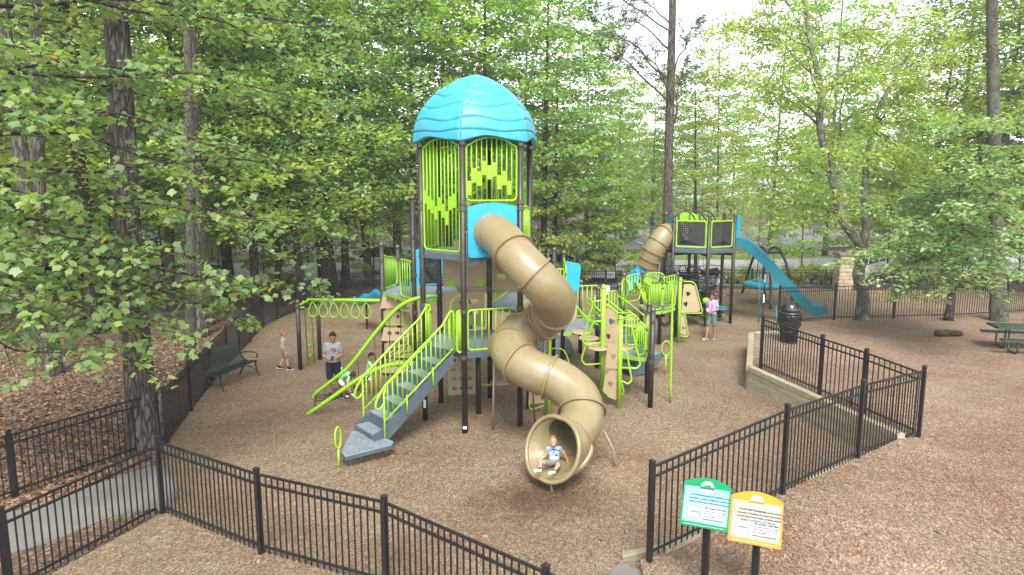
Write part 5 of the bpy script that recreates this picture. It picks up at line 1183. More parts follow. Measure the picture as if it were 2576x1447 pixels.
# ================================================================ people
def capsule(p, r0, q, r1, n=10):
    p = Vector(p); q = Vector(q); d = q - p
    if d.length < 1e-4: q = p + Vector((0, 0, 1e-3)); d = q - p
    t = d.normalized(); pts = []; R = []
    for a in (80, 55, 30): pts.append(p - t * r0 * math.sin(math.radians(a))); R.append(r0 * math.cos(math.radians(a)))
    for k in range(5): f = k / 4; pts.append(p.lerp(q, f)); R.append(r0 + (r1 - r0) * f)
    for a in (30, 55, 80): pts.append(q + t * r1 * math.sin(math.radians(a))); R.append(r1 * math.cos(math.radians(a)))
    return tube(pts, R, n)
def flesh(name, parts, mat, parent, vox, smooth=6):
    o_ = add(name, *join(parts), mat, parent, True)
    m_ = o_.modifiers.new('skin_surface', 'REMESH'); m_.mode = 'VOXEL'; m_.voxel_size = vox; m_.use_smooth_shade = True
    s_ = o_.modifiers.new('soften', 'SMOOTH'); s_.factor = .5; s_.iterations = smooth
    return o_
def ell(c, u, f, w, rx, ry, rz):
    """ellipsoid oriented: x side axis u, y forward axis f, z axis w"""
    V_, F_l = sphere((0, 0, 0), rx, ry, rz, 16, 12); return [Vector(c) + u * v.x + f * v.y + w * v.z for v in V_], F_l
SKIN = {'fair': paint('fair_skin', (.46, .255, .185), .5, .05, spec=.35), 'tan': paint('tan_skin', (.29, .150, .095), .5, .06, spec=.35), 'mid': paint('medium_skin', (.34, .185, .12), .5, .05, spec=.35)}
def cloth(col, name='fabric'): return paint(name, col, .85, .12, spec=.2, grain=.4, dscale=7)
def person(label, J, sc, skin, hair, shirt, shorts, shoe, cat='person', hs=1.0, short=.85, sleeve=.6, hairlong=0, sock=None, grp=None, vox=None, sole=None, shorthair=True, smile=False, pony=False):
    base = (J['toL'] + J['toR']) / 2; root = empty('person', base, label, cat, grp); s = sc; vox = vox or .010 * s
    f = J['face'].normalized(); w_ = (J['head'] - J['neck']).normalized() * .5 + J.get('up', Vector((0, 0, 1))) * .5; w_ = (w_ - f * w_.dot(f)).normalized(); u = f.cross(w_).normalized(); h = J['head']; k = s * hs * (1.10 if hs == 1.0 else 1.0)
    sk = [ell(h, u, f, w_, .074 * k, .092 * k, .112 * k), ell(h - w_ * .055 * k + f * .02 * k, u, f, w_, .058 * k, .066 * k, .062 * k), capsule(J['neck'] - w_ * .03 * s, .052 * s, h - w_ * .07 * k, .048 * s)]
    sk.append(capsule(h + f * .088 * k + w_ * .005 * k, .010 * k, h + f * .105 * k - w_ * .025 * k, .015 * k))
    for e in (-1, 1): sk.append(ell(h + u * e * .076 * k - w_ * .01 * k, u, f, w_, .012 * k, .02 * k, .03 * k))
    for a in 'LR':
        sk += [capsule(J['sh' + a], .050 * s, J['el' + a], .040 * s), capsule(J['el' + a], .039 * s, J['wr' + a], .026 * s)]
        sk += [capsule(J['hip' + a], .080 * s, J['kn' + a], .054 * s), capsule(J['kn' + a], .054 * s, J['kn' + a].lerp(J['an' + a], .35), .053 * s), capsule(J['kn' + a].lerp(J['an' + a], .35), .053 * s, J['an' + a], .034 * s)]
        fd = (J['wr' + a] - J['el' + a]).normalized(); hd_ = J.get('hd' + a, fd).normalized(); sd_ = hd_.cross(Vector((0, 0, 1)) if abs(hd_.z) < .8 else Vector((0, 1, 0))).normalized(); nn = sd_.cross(hd_)
        wr = J['wr' + a]; sk.append(capsule(wr, .024 * s, wr + hd_ * .075 * s, .03 * s))
        for i, (o_, ln) in enumerate(((-.028, .055), (-.010, .068), (.009, .064), (.027, .048))):
            b_ = wr + hd_ * .085 * s + sd_ * o_ * s; m_ = b_ + hd_ * ln * .55 * s - nn * .008 * s
            sk += [capsule(b_, .0095 * s, m_, .009 * s, 6), capsule(m_, .009 * s, m_ + hd_ * ln * .4 * s - nn * .022 * s, .0075 * s, 6)]
        tb_ = wr + hd_ * .03 * s - sd_ * .026 * s; sk += [capsule(tb_, .012 * s, tb_ + hd_ * .035 * s - sd_ * .026 * s, .010 * s, 6), capsule(tb_ + hd_ * .035 * s - sd_ * .026 * s, .010 * s, tb_ + hd_ * .065 * s - sd_ * .028 * s, .008 * s, 6)]
    ch, pv = J['chest'], J['pelvis']; sv = (J['shL'] - J['shR']).normalized(); hv = (J['hipL'] - J['hipR']).normalized()
    sk += [capsule(ch + sv * .05 * s, .09 * s, pv + hv * .04 * s, .09 * s), capsule(ch - sv * .05 * s, .09 * s, pv - hv * .04 * s, .09 * s)]
    body = flesh('body', sk, SKIN[skin], root, vox, 4)
    tor = [capsule(ch + sv * .062 * s + w_ * .02 * s, .108 * s, pv + hv * .055 * s + (ch - pv) * .12, .112 * s, 14), capsule(ch - sv * .062 * s + w_ * .02 * s, .108 * s, pv - hv * .055 * s + (ch - pv) * .12, .112 * s, 14), capsule(J['shL'], .070 * s, J['shR'], .070 * s), capsule(J['neck'] - w_ * .05 * s, .075 * s, ch, .10 * s)]
    for a in 'LR': e = J['sh' + a].lerp(J['el' + a], sleeve); tor.append(capsule(J['sh' + a], .068 * s, e, .064 * s))
    sh = flesh('shirt', tor, shirt, root, .012 * s, 5)
    pn_ = [capsule(pv + hv * .05 * s + (ch - pv) * .06, .110 * s, pv + hv * .06 * s, .112 * s), capsule(pv - hv * .05 * s + (ch - pv) * .06, .110 * s, pv - hv * .06 * s, .112 * s)]
    for a in 'LR': pn_.append(capsule(J['hip' + a], .105 * s, J['hip' + a].lerp(J['kn' + a], short), .092 * s))
    so2 = flesh('shorts', pn_, shorts, root, .012 * s, 5)
    for a in 'LR':
        an, to = J['an' + a], J['to' + a]; d = (to - an); fw = Vector((d.x, d.y, d.z)); up_ = (J['kn' + a] - an).normalized()
        hl_ = an - fw.normalized() * .05 * s - up_ * .045 * s; tt = to
        sho = flesh('shoe', [capsule(hl_, .042 * s, hl_.lerp(tt, .55) , .046 * s), capsule(hl_.lerp(tt, .5), .045 * s, tt, .036 * s), capsule(hl_, .040 * s, an - up_ * .01 * s, .042 * s)], shoe, root, .011 * s, 3)
        if sole: add('sole', *join([capsule(hl_ - up_ * .022 * s, .040 * s, tt - up_ * .016 * s, .036 * s)]), sole, sho, True)
        if sock: add('sock', *capsule(an - up_ * .02 * s, .044 * s, an + up_ * .07 * s, .041 * s), sock, root, True)
    hp_ = [ell(h + w_ * .028 * k - f * .018 * k, u, f, w_, .083 * k, .094 * k, .098 * k)]
    # hair: a cap over crown and back, cut away from the face
    V_, F_l = sphere((0, 0, 0), 1, 1, 1, 20, 14); V2 = []
    keep = []
    for i, v in enumerate(V_): V2.append(h + u * (v.x * .0785 * k) + f * (v.y * .096 * k - .004 * k) + w_ * (v.z * .115 * k + .006 * k))
    for q in F_l:
        c_ = sum((V_[i] for i in q), Vector()) / 4
        if c_.z > .56 or (c_.y < .45 and c_.z > .20) or (c_.y < .02 and c_.z > -.12) or (c_.y < -.30 and c_.z > -.60): keep.append(q)
    ho = add('hair', V2, keep, hair, root, True); sm_ = ho.modifiers.new('thick', 'SOLIDIFY'); sm_.thickness = .007 * k; sm_.offset = 1
    if hairlong:
        add('long_hair', *join([capsule(h + w_ * .03 * k - f * .06 * k + u * x * k, .05 * k, h - w_ * hairlong * s - f * .07 * k + u * x * 1.5 * k + (J.get('hairdrop', Vector((0, 0, 0)))), .035 * k) for x in (-.05, 0, .05)]), hair, ho, True)
    if pony: add('ponytail', *join([capsule(h + w_ * .07 * k - f * .09 * k, .045 * k, h - w_ * .12 * k - f * .17 * k, .05 * k), capsule(h + w_ * .06 * k - f * .02 * k, .085 * k, h - f * .07 * k, .08 * k)]), hair, ho, True)
    em = M['eye']
    for e in (-1, 1):
        add('eye', *ell(h + f * .083 * k + u * e * .031 * k + w_ * .006 * k, u, f, w_, .012 * k, .008 * k, .007 * k), em, body, True)
        add('eyebrow', *capsule(h + f * .088 * k + u * e * .018 * k + w_ * .026 * k, .004 * k, h + f * .078 * k + u * e * .046 * k + w_ * .026 * k, .003 * k, 6), hair, body, True)
    add('mouth', *capsule(h + f * .089 * k - u * .020 * k - w_ * (.052 if not smile else .050) * k, .005 * k, h + f * .089 * k + u * .020 * k - w_ * (.052 if not smile else .050) * k, .005 * k, 6), M['teeth'] if smile else M['lip'], body, True)
    return root, body, sh, so2
M['eye'] = paint('eye_dark', (.02, .015, .012), .2, .05); M['lip'] = paint('lip', (.38, .14, .12), .5, .05); M['teeth'] = paint('teeth', (.75, .68, .62), .4, .03)
HB = paint('black_hair', (.012, .010, .010), .7, .3, spec=.2); HBr = paint('dark_brown_hair', (.030, .018, .012), .65, .3, spec=.25); HR_ = paint('red_hair', (.30, .115, .035), .65, .25, spec=.25)
def stand(loc, az, s, kid=False, **ov):
    """joint positions of an upright figure facing direction az (0 = towards the camera, positive turns to the right)"""
    J = dict(pelvis=(0, 0, .95), chest=(0, 0, 1.30), neck=(0, .0, 1.48), head=(0, -.02, 1.63), shL=(.150, 0, 1.41), shR=(-.150, 0, 1.41), elL=(.22, .04, 1.13), elR=(-.22, .04, 1.13), wrL=(.23, -.04, .88), wrR=(-.23, -.04, .88), hipL=(.09, 0, .92), hipR=(-.09, 0, .92), knL=(.10, -.01, .50), knR=(-.10, -.01, .50), anL=(.10, .03, .09), anR=(-.10, .03, .09), toL=(.12, -.12, .04), toR=(-.12, -.12, .04), face=(0, -1, 0))
    if kid: J.update(neck=(0, 0, 1.44), head=(0, -.02, 1.63))
    J.update(ov); c_, s_ = math.cos(az), math.sin(az); out = {}
    for k, v in J.items():
        x, y, z = v; p = Vector((x * c_ - y * s_, x * s_ + y * c_, z))
        out[k] = p if k in ('face', 'hdL', 'hdR', 'up', 'hairdrop') else Vector(loc) + p * s
    return out
rad = math.radians
# man with phone
J = stand(G(842, 1003), rad(12), 1.03, elL=(.225, .04, 1.13), elR=(-.225, .04, 1.13), wrL=(.07, -.24, 1.10), wrR=(-.08, -.25, 1.09), hdL=(-.6, -.7, .1), hdR=(.6, -.7, .1), face=(.12, -.85, -.45), head=(.01, -.06, 1.62), hipL=(.09, 0, .92), toR=(-.14, -.12, .04), anL=(.14, .10, .09), toL=(.18, -.04, .04), knL=(.12, .02, .50))
root, body, shirt_, shorts_ = person('man in grey graphic shirt and black shorts looking at his phone', J, 1.03, 'tan', HB, cloth((.205, .205, .205)), cloth((.012, .013, .02)), cloth((.02, .02, .022)), short=.80, sock=cloth((.015, .015, .016)), sole=M['white'])
ph = J['wrL'].lerp(J['wrR'], .5) + Vector((.03, -.12, .05)); tag(add('phone', *obox(ph, .036, .075, .005, Vector((1, 0, 0)), Vector((0, -.5, .85))), M['bag']), 'black phone held by the man in the grey shirt', 'phone')
chst = J['chest']; pm1 = cloth((.30, .05, .05), 'print_red'); pm2 = cloth((.10, .22, .33), 'print_blue')
for dx, dz_, w2, h2, mm in ((.05, .0, .055, .035, pm1), (-.04, -.01, .05, .04, pm2), (.0, .035, .08, .015, pm2), (-.07, -.055, .012, .03, pm2), (.03, -.055, .014, .03, pm2), (.085, -.05, .012, .03, pm1)):
    add('shirt_print', *ell(chst + Vector((dx + .02, -.136 - .0 * dz_, dz_ + .02)), Vector((1, .2, 0)).normalized(), Vector((-.2, 1, 0)).normalized(), Vector((0, 0, 1)), w2, .008, h2), mm, shirt_, True)
add('short_stripe', *obox(J['hipL'].lerp(J['knL'], .55) + Vector((.10, -.01, 0)), .008, .02, .13), M['white'], shorts_)
# boy walking on the left
J = stand(G(716, 930), rad(108), .69, True, anL=(.10, .22, .12), toL=(.10, .10, .05), knL=(.10, .0, .50), anR=(-.10, -.16, .09), toR=(-.10, -.32, .04), knR=(-.10, -.12, .50), wrR=(-.20, -.08, .86), elR=(-.21, .02, 1.12))
root, body, shirt_, shorts_ = person('red haired boy in grey and white shirt and tan shorts walking past the ring ladder', J, .69, 'fair', HR_, cloth((.30, .34, .39)), cloth((.20, .15, .11)), cloth((.012, .012, .014)), hs=1.30, short=.85, sock=cloth((.012, .012, .014)), sole=M['white'])
for i, cc in enumerate(((.55, .05, .03), (.60, .36, .03))): p_ = J['shR'].lerp(J['elR'], .42 + .14 * i); add('sleeve_stripe', *capsule(p_, .0695 * .69, p_ + (J['elR'] - J['shR']).normalized() * .012, .0695 * .69), cloth(cc), shirt_, True)
# girl crouching at the foot of the net
g0 = D(880, 992, 17.0)
J = {k: D(x, y, yy) for k, (x, y, yy) in dict(pelvis=(858, 952, 17.25), chest=(874, 942, 17.05), neck=(884, 940, 16.95), head=(889, 944, 16.85), shL=(880, 942, 17.12), shR=(878, 950, 16.80), elL=(882, 962, 17.0), elR=(874, 967, 16.7), wrL=(882, 985, 16.9), wrR=(882, 988, 16.6), hipL=(857, 958, 17.32), hipR=(857, 960, 17.12), knL=(872, 966, 17.2), knR=(866, 972, 17.0), anL=(868, 992, 17.2), anR=(886, 992, 16.85), toL=(876, 998, 17.12), toR=(894, 997, 16.78)).items()}
J['face'] = Vector((.8, -.3, -.6)); J['up'] = Vector((.5, -.3, .6)); J['hairdrop'] = Vector((-.02, 0, -.05))
gg = cloth((.22, .46, .22)); person('girl with long dark hair in green shirt crouching on the low net', J, .62, 'mid', HBr, gg, cloth((.45, .52, .42)), M['white'], hs=1.32, hairlong=.22, short=.6)
# boy in green behind the stairs
J = {k: D(x, y, yy) for k, (x, y, yy) in dict(pelvis=(926, 938, 17.4), chest=(929, 920, 17.35), neck=(931, 908, 17.33), head=(934, 896, 17.28), shL=(927, 912, 17.52), shR=(930, 914, 17.18), elL=(938, 924, 17.5), elR=(940, 928, 17.1), wrL=(950, 930, 17.4), wrR=(955, 932, 17.0), hipL=(924, 942, 17.5), hipR=(926, 943, 17.3), knL=(926, 958, 17.5), knR=(934, 962, 17.2), anL=(915, 979, 17.6), anR=(934, 980, 17.3), toL=(908, 986, 17.5), toR=(945, 983, 17.15)).items()}
J['face'] = Vector((.8, -.35, -.45))
person('dark haired boy in green shirt standing on the net behind the stair railing', J, .64, 'mid', HB, gg, cloth((.40, .47, .40)), M['redshoe'] if 'redshoe' in M else cloth((.30, .02, .02)), hs=1.32, short=.6)
# woman with phone
J = stand(G(1788, 853), rad(-38), .985, elL=(.21, .02, 1.13), elR=(-.21, .02, 1.14), wrL=(.06, -.24, 1.08), wrR=(-.06, -.24, 1.09), hdL=(-.5, -.8, .1), hdR=(.5, -.8, .1), face=(0, -.85, -.45), head=(0, -.05, 1.62), anL=(.09, .10, .09), toL=(.12, -.05, .04), anR=(-.11, -.18, .09), toR=(-.14, -.33, .04), knR=(-.10, -.10, .50))
root, body, shirt_, shorts_ = person('woman in lilac shirt and sage shorts looking at her phone by the rope net tower', J, .985, 'tan', HBr, cloth((.34, .26, .45)), cloth((.085, .13, .105)), cloth((.16, .14, .12)), short=.88, sole=M['white'], pony=True)
ph = J['wrL'].lerp(J['wrR'], .5) + Vector((-.09, -.08, .05)); tag(add('phone', *obox(ph, .036, .075, .005, Vector((1, 0, 0)), Vector((-.4, -.4, .8))), paint('pink_case', (.60, .35, .42), .4)), 'pink cased phone held by the woman in the lilac shirt', 'phone')
# child in the rope net
J = stand(Vector((8.62, 28.45, .78)), rad(-70), .62, True, knL=(.10, -.2, .55), anL=(.12, -.1, .2), toL=(.14, -.22, .15))
person('small boy in pale shirt climbing inside the rope net tower', J, .62, 'mid', HBr, cloth((.52, .60, .58)), cloth((.25, .08, .07)), cloth((.35, .04, .04)), hs=1.32)
# child on the deck
J = stand(Vector((D(1524, 715, 22.9).x, 22.9, 1.30)), rad(160), .60, True, elL=(.30, -.05, 1.2), wrL=(.36, -.2, 1.05))
person('dark haired child in white shirt seen between the lime railings', J, .60, 'mid', HB, cloth((.66, .62, .62)), cloth((.10, .10, .12)), cloth((.2, .2, .2)), hs=1.32)
# boy at the slide exit
J = {k: D(x, y, yy) for k, (x, y, yy) in dict(pelvis=(1394, 1163, 12.12), chest=(1394, 1139, 12.16), neck=(1393, 1124, 12.14), head=(1392, 1110, 12.08), shL=(1408, 1128, 12.14), shR=(1379, 1128, 12.14), elL=(1421, 1143, 12.2), elR=(1373, 1145, 12.16), wrL=(1427, 1158, 12.2), wrR=(1364, 1153, 12.08), hipL=(1401, 1165, 12.08), hipR=(1386, 1165, 12.08), knL=(1405, 1171, 11.80), knR=(1361, 1163, 11.85), anL=(1392, 1187, 11.62), anR=(1357, 1182, 11.64), toL=(1382, 1190, 11.60), toR=(1346, 1184, 11.58)).items()}
J['face'] = Vector((-.08, -1, .12)); J['hdR'] = Vector((-.7, -.5, -.2))
root, body, shirt_, shorts_ = person('smiling red haired boy in blue and white shirt sitting in the slide exit', J, .63, 'fair', HR_, cloth((.20, .275, .39)), cloth((.22, .18, .145)), cloth((.55, .54, .48)), hs=1.32, short=.75, sock=cloth((.03, .045, .09)), smile=True, vox=.006)
add('shirt_panel', *ell(J['chest'].lerp(J['pelvis'], .42) + Vector((0, -.055, .0)), Vector((1, 0, 0)), Vector((0, 1, 0)), Vector((0, 0, 1)), .088, .030, .045), cloth((.42, .42, .43)), shirt_, True)
add('pocket', *obox(J['chest'] + Vector((.032, -.082, -.035)), .022, .004, .026), cloth((.012, .025, .09)), shirt_)
add('collar', *tube([J['neck'] + Vector((.045 * math.sin(t), -.012 - .038 * math.cos(t), -.022 + .012 * -math.cos(t))) for t in [2 * math.pi * k / 16 for k in range(16)]], .009, 6, True), cloth((.015, .03, .10)), shirt_, True)
for a in 'LR':
    for i, cc in enumerate(((.60, .07, .03), (.62, .40, .03))): p_ = J['sh' + a].lerp(J['el' + a], .42 + .14 * i); add('sleeve_stripe', *capsule(p_, .0685 * .63, p_ + (J['el' + a] - J['sh' + a]).normalized() * .012, .0685 * .63), cloth(cc), shirt_, True)
    p_ = J['to' + a].lerp(J['an' + a], .3) + Vector((0, -.028, 0)); add('shoe_sole', *ell(p_ + Vector((-.005, -.004, 0)), Vector((1, 0, .25)).normalized(), Vector((0, 1, 0)), Vector((-.25, 0, 1)).normalized(), .05, .02, .026), cloth((.42, .60, .25), 'sole_lime'), root, True)
# ================================================================ vegetation
SHAPES = {
 'quad': [(0, 0, 0), (.5, .30, .06), (1, 0, -.04), (.5, -.30, .06)],
 'oval': [(0, 0, 0), (.30, .24, .05), (.68, .23, .05), (1, 0, -.06), (.68, -.23, .05), (.30, -.24, .05)],
 'tulip': [(0, 0, 0), (.12, .34, .04), (.36, .50, .02), (.52, .34, .04), (.86, .42, -.05), (.80, 0, .03), (.86, -.42, -.05), (.52, -.34, .04), (.36, -.50, .02), (.12, -.34, .04)],
 'needle': [(0, 0, 0), (.5, .05, 0), (1, 0, 0), (.5, -.05, 0)],
 'maple': [(0, 0, 0), (.15, .42, .03), (.48, .30, .03), (1, .10, -.05), (1, -.10, -.05), (.48, -.30, .03), (.15, -.42, .03)],
}
def leaves_np(rng, base, dr, size, shape, tilt, droop=.15):
    n = len(base); S = np.array(SHAPES[shape])
    nrm = np.stack([rng.normal(0, tilt, n), rng.normal(0, tilt, n), np.ones(n)], 1); nrm /= np.linalg.norm(nrm, axis=1)[:, None]
    a = dr + rng.normal(0, .55, (n, 3)); a[:, 2] = a[:, 2] * .4 - droop
    a -= nrm * (a * nrm).sum(1)[:, None]; a /= np.linalg.norm(a, axis=1)[:, None] + 1e-9; b = np.cross(nrm, a)
    sz = size * rng.uniform(.6, 1.2, n)
    V = base[:, None, :] + sz[:, None, None] * (S[None, :, 0:1] * a[:, None, :] + S[None, :, 1:2] * b[:, None, :] + S[None, :, 2:3] * nrm[:, None, :])
    k = len(S); return V.reshape(-1, 3), np.arange(n * k).reshape(n, k), k
def grow(rng, branches, nsub, sublen, nleaf, size, shape, tilt=.55, zsp=.10, tmin=.2, ang=(22, 75), droop=.15, sag=.12, side=.16, twigs=True, sub_r=.007):
    """secondary twigs and leaves along branch paths; returns leaf arrays and twig tubes"""
    Bs, Ds, Ls = [], [], []; tw = []
    for path in branches:
        P = [Vector(p) for p in path]; seg = [(P[i + 1] - P[i]).length for i in range(len(P) - 1)]; tot = sum(seg)
        for k in range(nsub):
            t = tmin + (1 - tmin) * ((k + rng.uniform(0, 1)) / nsub); s = t * tot; i = 0
            while i < len(seg) - 1 and s > seg[i]: s -= seg[i]; i += 1
            p = P[i].lerp(P[i + 1], min(1, s / seg[i])); d = (P[i + 1] - P[i]).normalized()
            an = math.radians(rng.uniform(*ang)) * (1 if k % 2 else -1) * (1 - .5 * (t > .93)); c_, s_ = math.cos(an), math.sin(an)
            d = Vector((d.x * c_ - d.y * s_, d.x * s_ + d.y * c_, d.z * .4 + rng.normal(0, .10))).normalized()
            L = sublen * (1.15 - .55 * t) * rng.uniform(.6, 1.25)
            Bs.append(p); Ds.append(d); Ls.append(L)
            if twigs: tw.append(tube([p, p + d * L * .5 + Vector((0, 0, -.02 * L)), p + d * L + Vector((0, 0, -sag * L))], [sub_r * 1.3, sub_r, sub_r * .4], 3, cap=False))
    Bs = np.array(Bs); Ds = np.array(Ds); Ls = np.array(Ls); m = len(Bs)
    idx = np.repeat(np.arange(m), nleaf); n = len(idx); u = rng.uniform(.08, 1.05, n) ** .8
    perp = np.stack([-Ds[:, 1], Ds[:, 0], np.zeros(m)], 1)
    pos = Bs[idx] + Ds[idx] * (Ls[idx] * u)[:, None] + perp[idx] * (Ls[idx] * rng.normal(0, side, n))[:, None]
    pos[:, 2] += rng.normal(0, zsp, n) - sag * Ls[idx] * u * u
    V, F, k = leaves_np(rng, pos, Ds[idx], size, shape, tilt, droop)
    br = rng.normal(0, .16, m)
    tint = np.clip(.42 + br[idx] + rng.normal(0, .16, n), 0, .96)
    yel = rng.uniform(0, 1, n) > .998; tint[yel] = 1.0
    return V, F, np.repeat(tint, k), tw
def trunk_geo(rng, pts, radii, n=10, rough=.06, seg=6, flare=0):
    P = spline(pts, seg); m = len(P); R = []
    for i in range(m):
        t = i / (m - 1) * (len(radii) - 1); j = min(int(t), len(radii) - 2); R.append(radii[j] + (radii[j + 1] - radii[j]) * (t - j))
    V, F = tube(P, R, n, cap=True)
    ph = rng.uniform(0, 6.28, 4)
    out = []
    for i in range(m):
        for k in range(n):
            v = V[i * n + k]; a = 2 * math.pi * k / n; c = P[i]
            h = i / m
            f = 1 + rough * (math.sin(3 * a + ph[0] + 5 * h) + .7 * math.sin(7 * a + ph[1] - 9 * h) + rng.normal(0, .5))
            if flare and i < seg: f += flare * (1 - i / seg) ** 2 * (1 + .5 * math.sin(5 * a + ph[2]))
            out.append(c + (v - c) * f)
    return out, F
M['leaf_tulip'] = leafmat('tulip_poplar_leaf', [(0, (.115, .205, .085)), (.35, (.185, .315, .120)), (.65, (.25, .39, .135)), (.97, (.33, .45, .13)), (1, (.50, .34, .03))], (1.25, 1.4, .65), .48, .42, .4)
M['leaf_oak'] = leafmat('oak_leaf', [(0, (.125, .215, .090)), (.4, (.200, .325, .120)), (.75, (.28, .40, .14)), (1, (.37, .46, .14))], (1.25, 1.4, .6), .52, .38, .5)
M['leaf_light'] = leafmat('light_green_leaf', [(0, (.145, .23, .060)), (.4, (.245, .36, .085)), (.75, (.33, .44, .10)), (1, (.43, .50, .09))], (1.35, 1.35, .55), .54, .42, .35)
M['leaf_dog'] = leafmat('dogwood_leaf', [(0, (.16, .25, .11)), (.4, (.27, .39, .17)), (.75, (.36, .47, .22)), (1, (.44, .52, .25))], (1.4, 1.5, .5), .38, .45, .35)
M['leaf_shrub'] = leafmat('shrub_leaf', [(0, (.12, .19, .02)), (.5, (.25, .35, .04)), (1, (.40, .46, .06))], (1.4, 1.4, .4), .4)
M['needle'] = leafmat('pine_needle', [(0, (.03, .06, .025)), (.6, (.075, .12, .045)), (1, (.14, .17, .06))], (1.3, 1.4, .6), .2)
M['bark_pine'] = barkmat('pine_bark', (.070, .058, .049), (.175, .15, .13))
M['bark_grey'] = barkmat('grey_bark', (.075, .066, .056), (.17, .155, .13), (.13, .15, .095), 14, .4)
M['bark_dark'] = barkmat('dark_bark', (.040, .032, .026), (.10, .082, .066), None, 9, .2)
M['bark_lichen'] = barkmat('lichen_bark', (.11, .098, .080), (.25, .23, .19), (.28, .32, .25), 12, .6)
def auto_branches(rng, H, c0, R, nl, prof, lean=(0, 0), rise=.35):
    out = []
    for i in range(nl):
        u = (i + rng.uniform(0, 1)) / nl; h = c0 + (H - c0) * u; az = i * 2.39996 + rng.uniform(-.4, .4); L = R * prof(u) * rng.uniform(.75, 1.2)
        p = Vector((lean[0] * h, lean[1] * h, h)); d = Vector((math.cos(az), math.sin(az), 0)); r_ = rise * rng.uniform(.4, 1.3) * (1 - .2 * u)
        out.append([p, p + d * L * .35 + Vector((0, 0, L * r_ * .45)), p + d * L * .7 + Vector((0, 0, L * r_ * .72)), p + d * L + Vector((0, 0, L * r_ * .75))])
    return out
def tree_proto(seed, H, c0, R, nl, nsub, nleaf, size, shape, leaf, bark, r0, sublen, prof=lambda u: (1 - .75 * u) ** .6 * min(1, .55 + 2.2 * u), zsp=.22, tilt=1.0, rise=.35, lean=None, limb_r=.03, tn=9, tmin=.2):
    rng = np.random.default_rng(seed); lean = lean or (rng.normal(0, .018), rng.normal(0, .018))
    br = auto_branches(rng, H, c0, R, nl, prof, lean, rise)
    V, F, t, tw = grow(rng, br, nsub, sublen, nleaf, size, shape, tilt, zsp, tmin=tmin, twigs=False)
    crown = mesh_np('crown', V, F, M[leaf], tint=t)
    parts = [trunk_geo(rng, [(lean[0] * h + .0 * h, lean[1] * h, h) for h in (-.15, H * .1, H * .3, H * .55, H * .8, H)], [r0 * 1.15, r0, r0 * .85, r0 * .62, r0 * .35, r0 * .08], tn, .05, 4, .3)]
    for b in br: parts.append(tube(b, [limb_r * (r0 / .15) ** .5, limb_r * .8, limb_r * .5, limb_r * .2], 4, cap=False))
    Vt, Ft = join(parts)
    me = bpy.data.meshes.new('trunk'); me.from_pydata([tuple(v) for v in Vt], [], Ft); me.polygons.foreach_set('use_smooth', [True] * len(me.polygons)); me.materials.append(M[bark])
    return me, crown
def put_tree(name, proto, x, y, z, s, rz, label, group, cat='tree', sz=None):
    o_ = empty(name, (x, y, z), label, cat, group); o_.rotation_euler.z = rz; o_.scale = (s, s, sz or s)
    a = link('trunk', proto[0], o_); b = link('crown', proto[1], o_)
    return o_
TALL = [tree_proto(1, 24, 4.0, 6.6, 56, 9, 23, .25, 'oval', 'leaf_oak', 'bark_dark', .21, 2.4),
        tree_proto(2, 26, 5.0, 6.2, 54, 9, 22, .26, 'maple', 'leaf_light', 'bark_grey', .18, 2.3),
        tree_proto(3, 23, 3.2, 6.8, 56, 9, 23, .23, 'oval', 'leaf_light', 'bark_grey', .23, 2.4),
        tree_proto(4, 27, 6.5, 6.4, 52, 9, 22, .27, 'maple', 'leaf_tulip', 'bark_dark', .25, 2.4),
        tree_proto(5, 25, 4.2, 5.4, 52, 8, 22, .24, 'maple', 'leaf_light', 'bark_dark', .15, 2.1)]
UNDER = [tree_proto(11, 8.5, .9, 3.2, 34, 8, 28, .17, 'oval', 'leaf_light', 'bark_dark', .055, 1.3, limb_r=.014, tn=6, zsp=.10, tilt=.8),
         tree_proto(12, 7.0, .6, 2.9, 30, 8, 28, .18, 'maple', 'leaf_light', 'bark_dark', .05, 1.3, limb_r=.014, tn=6, zsp=.10, tilt=.8),
         tree_proto(13, 10.5, 1.4, 3.5, 36, 8, 28, .19, 'maple', 'leaf_light', 'bark_grey', .07, 1.4, limb_r=.014, tn=6, zsp=.10, tilt=.8)]
FAR = [tree_proto(21, 24, .8, 7.0, 46, 7, 24, .52, 'quad', 'leaf_light', 'bark_dark', .22, 2.8, limb_r=.04, tn=6),
       tree_proto(22, 25, .8, 6.6, 46, 7, 24, .52, 'quad', 'leaf_oak', 'bark_dark', .22, 2.8, limb_r=.04, tn=6)]
PINE = tree_proto(31, 30, 17, 3.2, 26, 8, 26, .30, 'needle', 'needle', 'bark_pine', .27, 1.4, tn=14)
rt = random.Random(5)
KIND = ['dark green oak standing in the wood behind the playground fence', 'tall light green maple in the wood behind the playground fence', 'spreading grey barked oak in the wood behind the playground fence', 'tall tulip poplar with high crown in the wood behind the playground fence', 'slim light green tree in the wood behind the playground fence']
KU = ['young light green understory tree below the tall forest trees', 'low spreading understory tree below the tall forest trees', 'slender understory maple below the tall forest trees']
def clear(x, y):
    """the opening of road and car park on the right"""
    return (x > 2.5 and 37 < y < 88 and x < 6 + (y - 30) * .62) 
placed = []
def free(x, y, d):
    if any((x - a) ** 2 + (y - b) ** 2 < d * d for a, b in placed): return False
    placed.append((x, y)); return True
def onroad(x, y):
    return 38 + x * .08 < y < 51 + x * .09 if x > -16 else False
PLX = plxy
HAND = []
